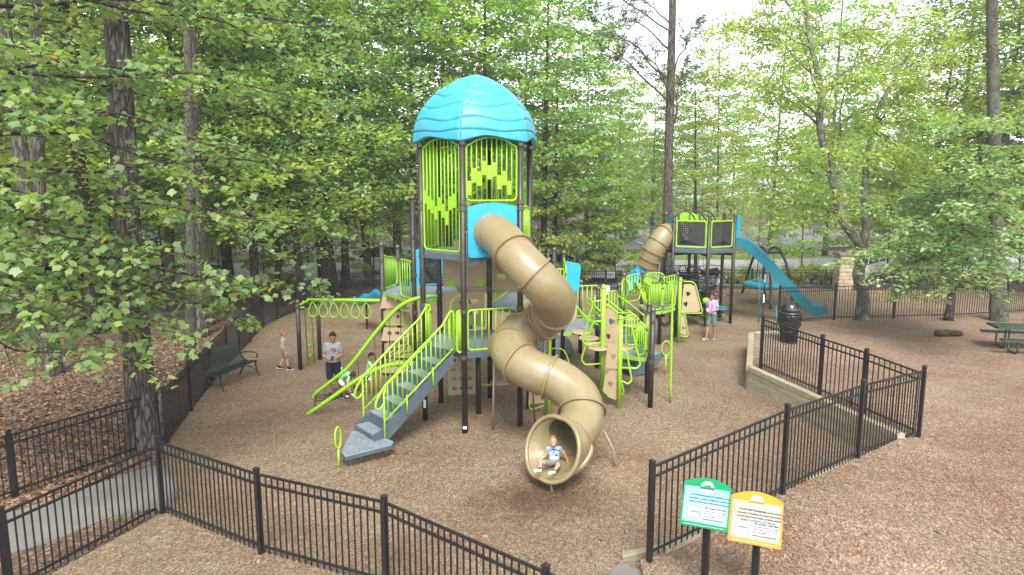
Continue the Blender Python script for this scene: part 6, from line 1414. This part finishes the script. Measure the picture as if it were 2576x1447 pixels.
# hand placed tall trees seen as trunks (pixel of the trunk, depth, kind, size)
for px, Y, k, s in ((870, 37, 0, 1), (815, 36, 3, .9), (930, 38, 2, .95), (1000, 39, 0, 1.1), (1045, 36.5, 1, 1), (1130, 41, 3, 1), (1225, 38, 1, 1.05), (1365, 37.5, 3, .8), (1395, 39, 0, .75), (1310, 52, 4, .9), (1750, 40.5, 4, .7), (760, 33, 2, .9), (700, 31.5, 4, 1), (640, 30, 0, .9), (575, 33, 3, 1), (520, 27, 1, .85), (420, 30, 2, 1), (300, 31, 0, 1), (230, 25.5, 3, 1.05), (170, 33, 4, 1), (60, 28, 2, .9), (-60, 24, 0, 1), (2300, 38, 2, .9), (2400, 41, 0, 1), (2490, 37, 1, 1), (2590, 40, 3, 1), (2680, 34, 2, 1), (2070, 55, 1, 1), (1560, 58, 4, .72), (1635, 63, 1, .72), (1800, 56, 4, .75), (1470, 66, 1, .8), (1930, 64, 4, 1.0)):
    p = D(px, 700, Y); placed.append((p.x, p.y))
    HAND.append((px, k, put_tree('forest_tree', TALL[k], p.x, p.y, 0, s, rt.uniform(0, 6.28), KIND[k], 'tall trees in the wood around the playground', sz=s * rt.uniform(.66, .82) * (1 if Y < 45 else 1.2))))
ORD = ['first', 'second', 'third', 'fourth', 'fifth', 'sixth', 'seventh', 'eighth', 'ninth', 'tenth', 'eleventh', 'twelfth']
for lo_, hi_, ph_ in ((-999, 640, 'from the left, beyond the left fence'), (640, 1160, 'from the left, between left fence and main tower'), (1160, 1700, 'from the left, between main and rear tower'), (1700, 9999, 'from the left, right of the rear tower')):
    for i, (px, k, o_) in enumerate(sorted([h for h in HAND if lo_ <= h[0] < hi_], key=lambda h: h[0])):
        o_['label'] = ['dark green oak', 'tall light green maple', 'grey barked oak', 'high crowned poplar', 'slim light green tree'][k] + ', ' + ORD[i] + ' trunk ' + ph_
n = 0
while n < 11:
    y = rt.uniform(22, 78); x = rt.uniform(-1.0, 1.0) * (y * .85 + 3)
    if inside(x, y, PLX) or inside(x, y, bd) or y < 36 and x > 4 or clear(x, y) or onroad(x, y) or not free(x, y, 3.6) or (-9 < x < 26): continue
    k = rt.randrange(5); s = rt.uniform(.8, 1.15)
    put_tree('forest_tree', TALL[k], x, y, 0, s, rt.uniform(0, 6.28), KIND[k], 'tall trees in the wood around the playground', sz=s * rt.uniform(.62, .78) * (1 if y < 45 else 1.15)); n += 1
n = 0
while n < 55:
    y = rt.uniform(24, 72); x = rt.uniform(-1.0, 1.0) * (y * .82 + 2)
    if inside(x, y, PLX) or inside(x, y, bd) or (y < 36.5 and x > 4) or (clear(x, y) and rt.random() < .93) or onroad(x, y) or not free(x, y, 1.7): continue
    if math.hypot(x + 11, y - 20) < 6: continue
    k = rt.randrange(3); s = rt.uniform(.6, 1.1)
    put_tree('understory_tree', UNDER[k], x, y, 0, s, rt.uniform(0, 6.28), KU[k], 'understory trees in the wood'); n += 1
n = 0
while n < 75:
    y = rt.uniform(58, 135); x = rt.uniform(-1, 1) * (y * .85)
    if (y < 88 and x > 0) or clear(x, y) or not free(x, y, 4.5): continue
    k = rt.randrange(2); s = rt.uniform(.45, .68)
    put_tree('distant_tree', FAR[k], x, y, 0, s, rt.uniform(0, 6.28), ('light green tree in the distant tree line' if k == 0 else 'dark green tree in the distant tree line'), 'trees in the distant tree line'); n += 1

# ================================================================ individual trees near the camera
def custom_tree(name, label, base, trunks, branches, leaf, bark, gp, cat='tree', seed=1):
    """trunks: (points, radii); branches: paths; gp: keyword arguments of grow"""
    rng = np.random.default_rng(seed); root = empty(name, base, label, cat)
    parts = [trunk_geo(rng, p, r, n_, ro, sg, fl) for p, r, n_, ro, sg, fl in trunks]
    for b_, r0 in branches:
        P_ = spline(b_, 4); parts.append(tube(P_, [r0 * (1 - .85 * i / (len(P_) - 1)) for i in range(len(P_))], 6, cap=False))
    crown = None
    if gp:
        V_, F_l, t, tw = grow(rng, [b_ for b_, r0 in branches], **gp); parts += tw
    add('trunk', *join(parts), M[bark], root, True)
    if gp:
        V_ = V_ - np.array([base[0], base[1], base[2]]); link('crown', mesh_np('crown', V_, F_l, M[leaf], tint=t), root)
    return root
def arch_branch(a, b, lift=.12, sag=.04):
    a = Vector(a); b = Vector(b); L = (b - a).length
    rj = random.Random(int(abs(b.x * 131 + b.z * 977) * 10)); j = lambda f: Vector((rj.uniform(-f, f), rj.uniform(-f, f), rj.uniform(-f, f))) * L
    return [a] + [a.lerp(b, t) + Vector((0, 0, L * lift * math.sin(math.pi * t) * 1.2)) + j(.035) for t in (.2, .38, .55, .72, .87)] + [b + Vector((0, 0, -L * sag * .2))]
# tulip poplar leaning in from the left edge
TPX, TPY = -12.6, 11.2
tb_ = Vector((TPX, TPY, 0)); brs = []; rb = random.Random(4)
for px, py, Y in ((815, 715, 13.0), (800, 560, 13.5), (700, 640, 12.4), (820, 260, 14.5), (860, 60, 15), (600, 800, 12.6), (650, 720, 12), (330, 900, 10.8), (450, 845, 11.5), (150, 880, 10), (560, 480, 12), (660, 380, 13), (720, 150, 14), (170, 650, 10), (100, 500, 9.5), (60, 750, 9.2), (480, 250, 15.4), (330, 120, 15.6), (180, 260, 10.5), (80, 120, 10.5), (560, 40, 14), (250, 780, 10.2), (500, 650, 11.6), (640, 250, 13.4), (760, 420, 13.6), (440, 380, 15.2), (520, 760, 12.4), (90, 300, 10), (420, 20, 15.5), (740, 20, 14.6)):
    e = D(px, py, Y); st_ = Vector((TPX + rb.uniform(-.1, .1), TPY, max(1.6, e.z + rb.uniform(-.5, .8)))); brs.append((arch_branch(st_, e, rb.uniform(.02, .10)), .055))
custom_tree('tulip_tree', 'tulip poplar with big lobed leaves leaning in from the left edge', tb_, [([(TPX, TPY, -.1), (TPX + .1, TPY, 3), (TPX, TPY + .1, 7), (TPX + .2, TPY, 14)], [.34, .28, .23, .1], 12, .05, 6, .3)], brs, 'leaf_tulip', 'bark_dark', dict(nsub=19, sublen=1.35, nleaf=19, size=.142, shape='tulip', tilt=.70, zsp=.07, tmin=.22, sag=.15, side=.14, droop=.35), seed=41)
# big pines on the left with furrowed bark
def big_trunk(name, label, path, radii, bark='bark_pine', n_=26, fl=.12, crown=True):
    P_ = [Vector(p) for p in path]; d = (P_[-1] - P_[-2]).normalized(); P_.append(P_[-1] + d * 8)
    root = empty(name, (P_[0].x, P_[0].y, P_[0].z), label, 'tree'); rng = np.random.default_rng(len(label))
    V_, F_l = trunk_geo(rng, P_, radii, n_, .028, 18, fl); V_ = np.array([tuple(v) for v in V_])
    add('trunk', V_, F_l, M[bark], root, True)
    if crown:
        top = P_[-1]; br = []
        for i in range(16):
            a_ = i * 2.4; z = -4 + i * .35; p = top + Vector((0, 0, z)); br.append([p, p + Vector((1.6 * math.cos(a_), 1.6 * math.sin(a_), .4)), p + Vector((3.2 * math.cos(a_), 3.2 * math.sin(a_), .5))])
        V2, F2, t2, tw = grow(rng, br, 9, 1.2, 30, .24, 'needle', .9, .12, twigs=False); V2 = V2 - np.array(P_[0]); link('crown', mesh_np('crown', V2, F2, M['needle'], tint=t2), root)
    return root
big_trunk('pine_tree', 'large pine trunk with furrowed grey bark behind the corner of the left fence', [G(362, 1128) + Vector((0, 0, -.1)), D(345, 900, 13.95), D(322, 600, 14.0), D(308, 300, 14.05), D(293, 30, 14.1)], [.31, .28, .25, .235, .22, .15])
big_trunk('pine_tree', 'dark leaning pine trunk near the left edge with leaves across it', [G(132, 942) + Vector((0, 0, -.1)), D(118, 800, 19.7), D(85, 600, 19.7), D(55, 400, 19.7), D(10, 60, 19.7)], [.27, .23, .20, .19, .17, .12], n_=18)
big_trunk('pine_tree', 'second dark pine trunk directly left of the leaning pine', [G(102, 905) + Vector((0, 0, -.1)), D(100, 700, 21.4), D(95, 400, 21.4), D(88, 50, 21.4)], [.27, .22, .19, .17, .12], n_=18)
big_trunk('poplar_tree', 'slender smooth grey trunk just left of the bench', [G(478, 918) + Vector((0, 0, -.1)), D(480, 700, 20.9), D(478, 400, 20.9), D(470, 30, 20.9)], [.17, .145, .13, .11, .08], 'bark_grey', 14)
big_trunk('pine_tree', 'pine trunk standing behind the slender grey trunk near the bench', [G(506, 846) + Vector((0, 0, -.1)), D(500, 650, 24.9), D(490, 350, 24.9), D(480, 20, 24.9)], [.26, .21, .18, .16, .12], n_=16)
big_trunk('pine_tree', 'thick dark pine trunk beyond the left fence left of the ring ladder', [Vector((D(826, 745, 34.2).x, 34.6, -.1)), D(815, 600, 34.6), D(800, 350, 34.6), D(790, 50, 34.6)], [.50, .42, .36, .32, .2], 'bark_dark', 18)
big_trunk('oak_tree', 'broad grey trunk at the right edge behind the dogwood branches', [on_right(2512, 806) + Vector((0, 0, -.1)), D(2508, 600, 26), D(2500, 300, 26), D(2495, 20, 26)], [.29, .235, .21, .18, .13], 'bark_grey', 20)
# pine with bare limbs against the sky
pr_ = Vector((D(1676, 705, 37.6).x, 37.6, 0)); br = []
for px, py, Y, z0 in ((1478, 95, 37, 11.3), (1530, 15, 36, 14), (1570, 90, 36, 12), (1500, -30, 36, 15), (1600, -20, 37, 15), (1460, 30, 38, 12.5), (1745, 60, 37, 12.5), (1720, 160, 38, 10), (1640, 120, 36, 11)):
    e = D(px, py, Y); br.append((arch_branch(Vector((D(1690, 300, 37.6).x, 37.6, z0 - 1.5)), e, .03), .06))
custom_tree('pine_tree', 'tall pine with bare arching limbs against the white sky behind the rear tower', pr_, [([pr_ + Vector((0, 0, -.1)), D(1680, 500, 37.6), D(1686, 250, 37.6), D(1692, 0, 37.6), D(1694, -200, 37.6)], [.28, .245, .215, .19, .15], 18, .03, 12, .2)], br, 'needle', 'bark_pine', dict(nsub=9, sublen=1.5, nleaf=95, size=.34, shape='needle', tilt=1.0, zsp=.10, tmin=.45, side=.10), seed=7)
# crooked twin stemmed tree
cb = on_right(2168, 803)
s1 = [cb + Vector((0, 0, -.1)), D(2172, 735, 27.2), D(2158, 690, 27.2), D(2172, 640, 27.2), D(2150, 600, 27.1), D(2112, 540, 27), D(2092, 440, 27), D(2062, 320, 27), D(2066, 230, 27), D(2042, 120, 27), D(2015, -40, 27)]
s2 = [D(2160, 690, 27.2), D(2176, 600, 27.4), D(2174, 470, 27.5), D(2196, 320, 27.6), D(2226, 240, 27.7), D(2290, 130, 27.8)]
br = []
for st_, px, py, Y in ((8, 1905, 55, 27), (7, 1850, 180, 27), (6, 1960, 330, 26.5), (6, 1880, 420, 27), (5, 2010, 470, 26), (9, 2120, 90, 28), (8, 2250, 110, 27), (9, 2350, 40, 27), (7, 2300, 270, 27), (8, 2420, 150, 26), (5, 1990, 560, 26), (6, 2190, 20, 28), (9, 1930, -60, 27), (10, 2100, -90, 28), (9, 1830, 60, 28), (7, 1950, 200, 25.5), (8, 2180, 200, 25.5), (6, 2080, 380, 25), (7, 2010, 90, 25), (6, 2240, 380, 26), (5, 1930, 500, 27.5)):
    br.append((arch_branch(s1[st_], D(px, py, Y), .04), .05))
for px, py in ((2300, 200), (2360, 300), (2260, 420), (2150, 330), (2400, 80), (2330, 420)): br.append((arch_branch(s2[3], D(px, py, 27), .05), .04))
custom_tree('crooked_tree', 'crooked twin stemmed tree with pale lichen bark inside the right fence', cb, [(s1, [.27, .22, .20, .19, .16, .15, .14, .13, .12, .10, .06], 14, .05, 4, .25), (s2, [.15, .13, .12, .10, .08, .05], 10, .05, 4, 0)], br, 'leaf_light', 'bark_lichen', dict(nsub=20, sublen=1.7, nleaf=26, size=.17, shape='oval', tilt=.9, zsp=.14, tmin=.12, sag=.12), seed=9)
# dogwood in tiers
db = on_right(2384, 806); br = []
for px, py, Y in ((2140, 660, 22.5), (2220, 700, 21), (2300, 575, 22), (2400, 640, 19.5), (2490, 690, 18.5), (2560, 570, 18), (2330, 470, 23), (2480, 420, 20), (2590, 470, 18), (2200, 520, 24.5), (2590, 320, 20), (2400, 320, 23), (2420, 720, 19.5), (2580, 690, 17.5), (2250, 620, 21.5), (2350, 690, 20.5), (2520, 520, 18.5), (2440, 540, 20), (2600, 400, 19), (2280, 740, 22)):
    e = D(px, py, Y); br.append((arch_branch(Vector((db.x + .1, db.y, max(1.3, e.z + .1))), e, .05), .035))
custom_tree('dogwood_tree', 'dogwood with broad tiers of pale green leaves at right', db, [([db + Vector((0, 0, -.1)), db + Vector((.05, 0, 1.4)), db + Vector((.0, .1, 3.5)), db + Vector((.15, 0, 7))], [.14, .12, .10, .04], 10, .05, 5, .3)], br, 'leaf_dog', 'bark_dark', dict(nsub=19, sublen=1.5, nleaf=30, size=.19, shape='oval', tilt=.36, zsp=.05, tmin=.25, sag=.16, droop=.4), seed=13)
# saplings and trees standing in the clearing, placed one by one
for px, Y, k, s, lb in ((1548, 38.6, 1, .75, 'dense dark young tree behind the back fence right of the main tower'), (1470, 38.2, 2, .8, 'leafy young maple just behind the back fence beside the dark trunks'), (1905, 43, 0, .55, 'sunlit yellow green sapling right of the rear tower deck'), (2015, 41.5, 2, .7, 'upright sapling with thin trunk left of the stone pillar'), (2230, 39, 1, 1.0, 'dark young tree behind the crooked tree'), (2330, 42, 0, 1.1, 'light young tree behind the dogwood'), (2460, 39, 2, 1.0, 'young maple behind the fence at the far right'), (1400, 37.6, 1, 1.1, 'dark young tree directly right of the main tower behind the fence'), (940, 37.2, 0, .9, 'young light tree behind the fence left of the main tower'), (700, 36, 2, .9, 'young maple left of the ring ladder behind the fence')):
    p = D(px, 700, Y); put_tree('young_tree', UNDER[k], p.x, p.y, 0, s, rt.uniform(0, 6.28), lb, None)
# shrubs along the back fence
def shrub_proto(seed, R, H_):
    rng = np.random.default_rng(seed); br = []
    for i in range(16):
        a_ = i * 2.4; r_ = R * rng.uniform(.3, .8); br.append([(0, 0, .05), (r_ * .5 * math.cos(a_), r_ * .5 * math.sin(a_), H_ * .5), (r_ * math.cos(a_), r_ * math.sin(a_), H_ * rng.uniform(.6, 1))])
    V_, F_l, t, tw = grow(rng, br, 7, .35, 14, .085, 'oval', .8, .06, tmin=.2)
    stems = [tube(b_, [.012, .009, .004], 4) for b_ in br]; Vt, Ft = join(stems); me = bpy.data.meshes.new('stem'); me.from_pydata([tuple(v) for v in Vt], [], Ft); me.materials.append(M['bark_dark'])
    return me, mesh_np('foliage', V_, F_l, M['leaf_shrub'], tint=t)
SH = [shrub_proto(1, .8, 1.0), shrub_proto(2, .9, .8)]
for i, (px, Y, s) in enumerate(((1985, 38.3, 1.1), (2010, 38.2, 1.2), (2040, 38.4, 1.3), (2066, 38.3, 1.1), (2092, 38.2, .9), (2110, 38.0, .8), (1885, 38.5, 1), (1855, 38.6, .9), (1830, 38.7, .9), (880, 38, 1.1), (690, 33.6, 1.0), (712, 36.5, 1.3))):
    p = D(px, 720, Y); lb = ['yellow green shrub behind the back fence near the stone pillar', 'yellow green shrub behind the disc swing and rear tower', 'yellow green shrub among trunks left of the main tower'][0 if i < 6 else 1 if i < 9 else 2]
    o_ = empty('shrub', (p.x, p.y, 0), lb, 'shrub', 'shrubs along the back fence'); o_.scale = (s, s, s); o_.rotation_euler.z = i * 1.3
    link('stem', SH[i % 2][0], o_); link('foliage', SH[i % 2][1], o_)

# ================================================================ humid summer air
V_, F_l = obox((0, 118, 16.5), 226, 150, 18.2)
hz = add('haze', V_, F_l, M['white']); hz.data.materials.clear(); hm = bpy.data.materials.new('humid_air'); hm.use_nodes = True; hn = hm.node_tree.nodes; hn.remove(hn['Principled BSDF'])
pv_ = hn.new('ShaderNodeVolumePrincipled'); pv_.inputs['Color'].default_value = (.93, .96, 1, 1); pv_.inputs['Density'].default_value = .0010; pv_.inputs['Anisotropy'].default_value = .2
hm.node_tree.links.new(pv_.outputs[0], hn['Material Output'].inputs['Volume']); hz.data.materials.append(hm); hz['kind'] = 'stuff'; hz['label'] = 'pale humid air softening the distant wood'; hz['category'] = 'haze'
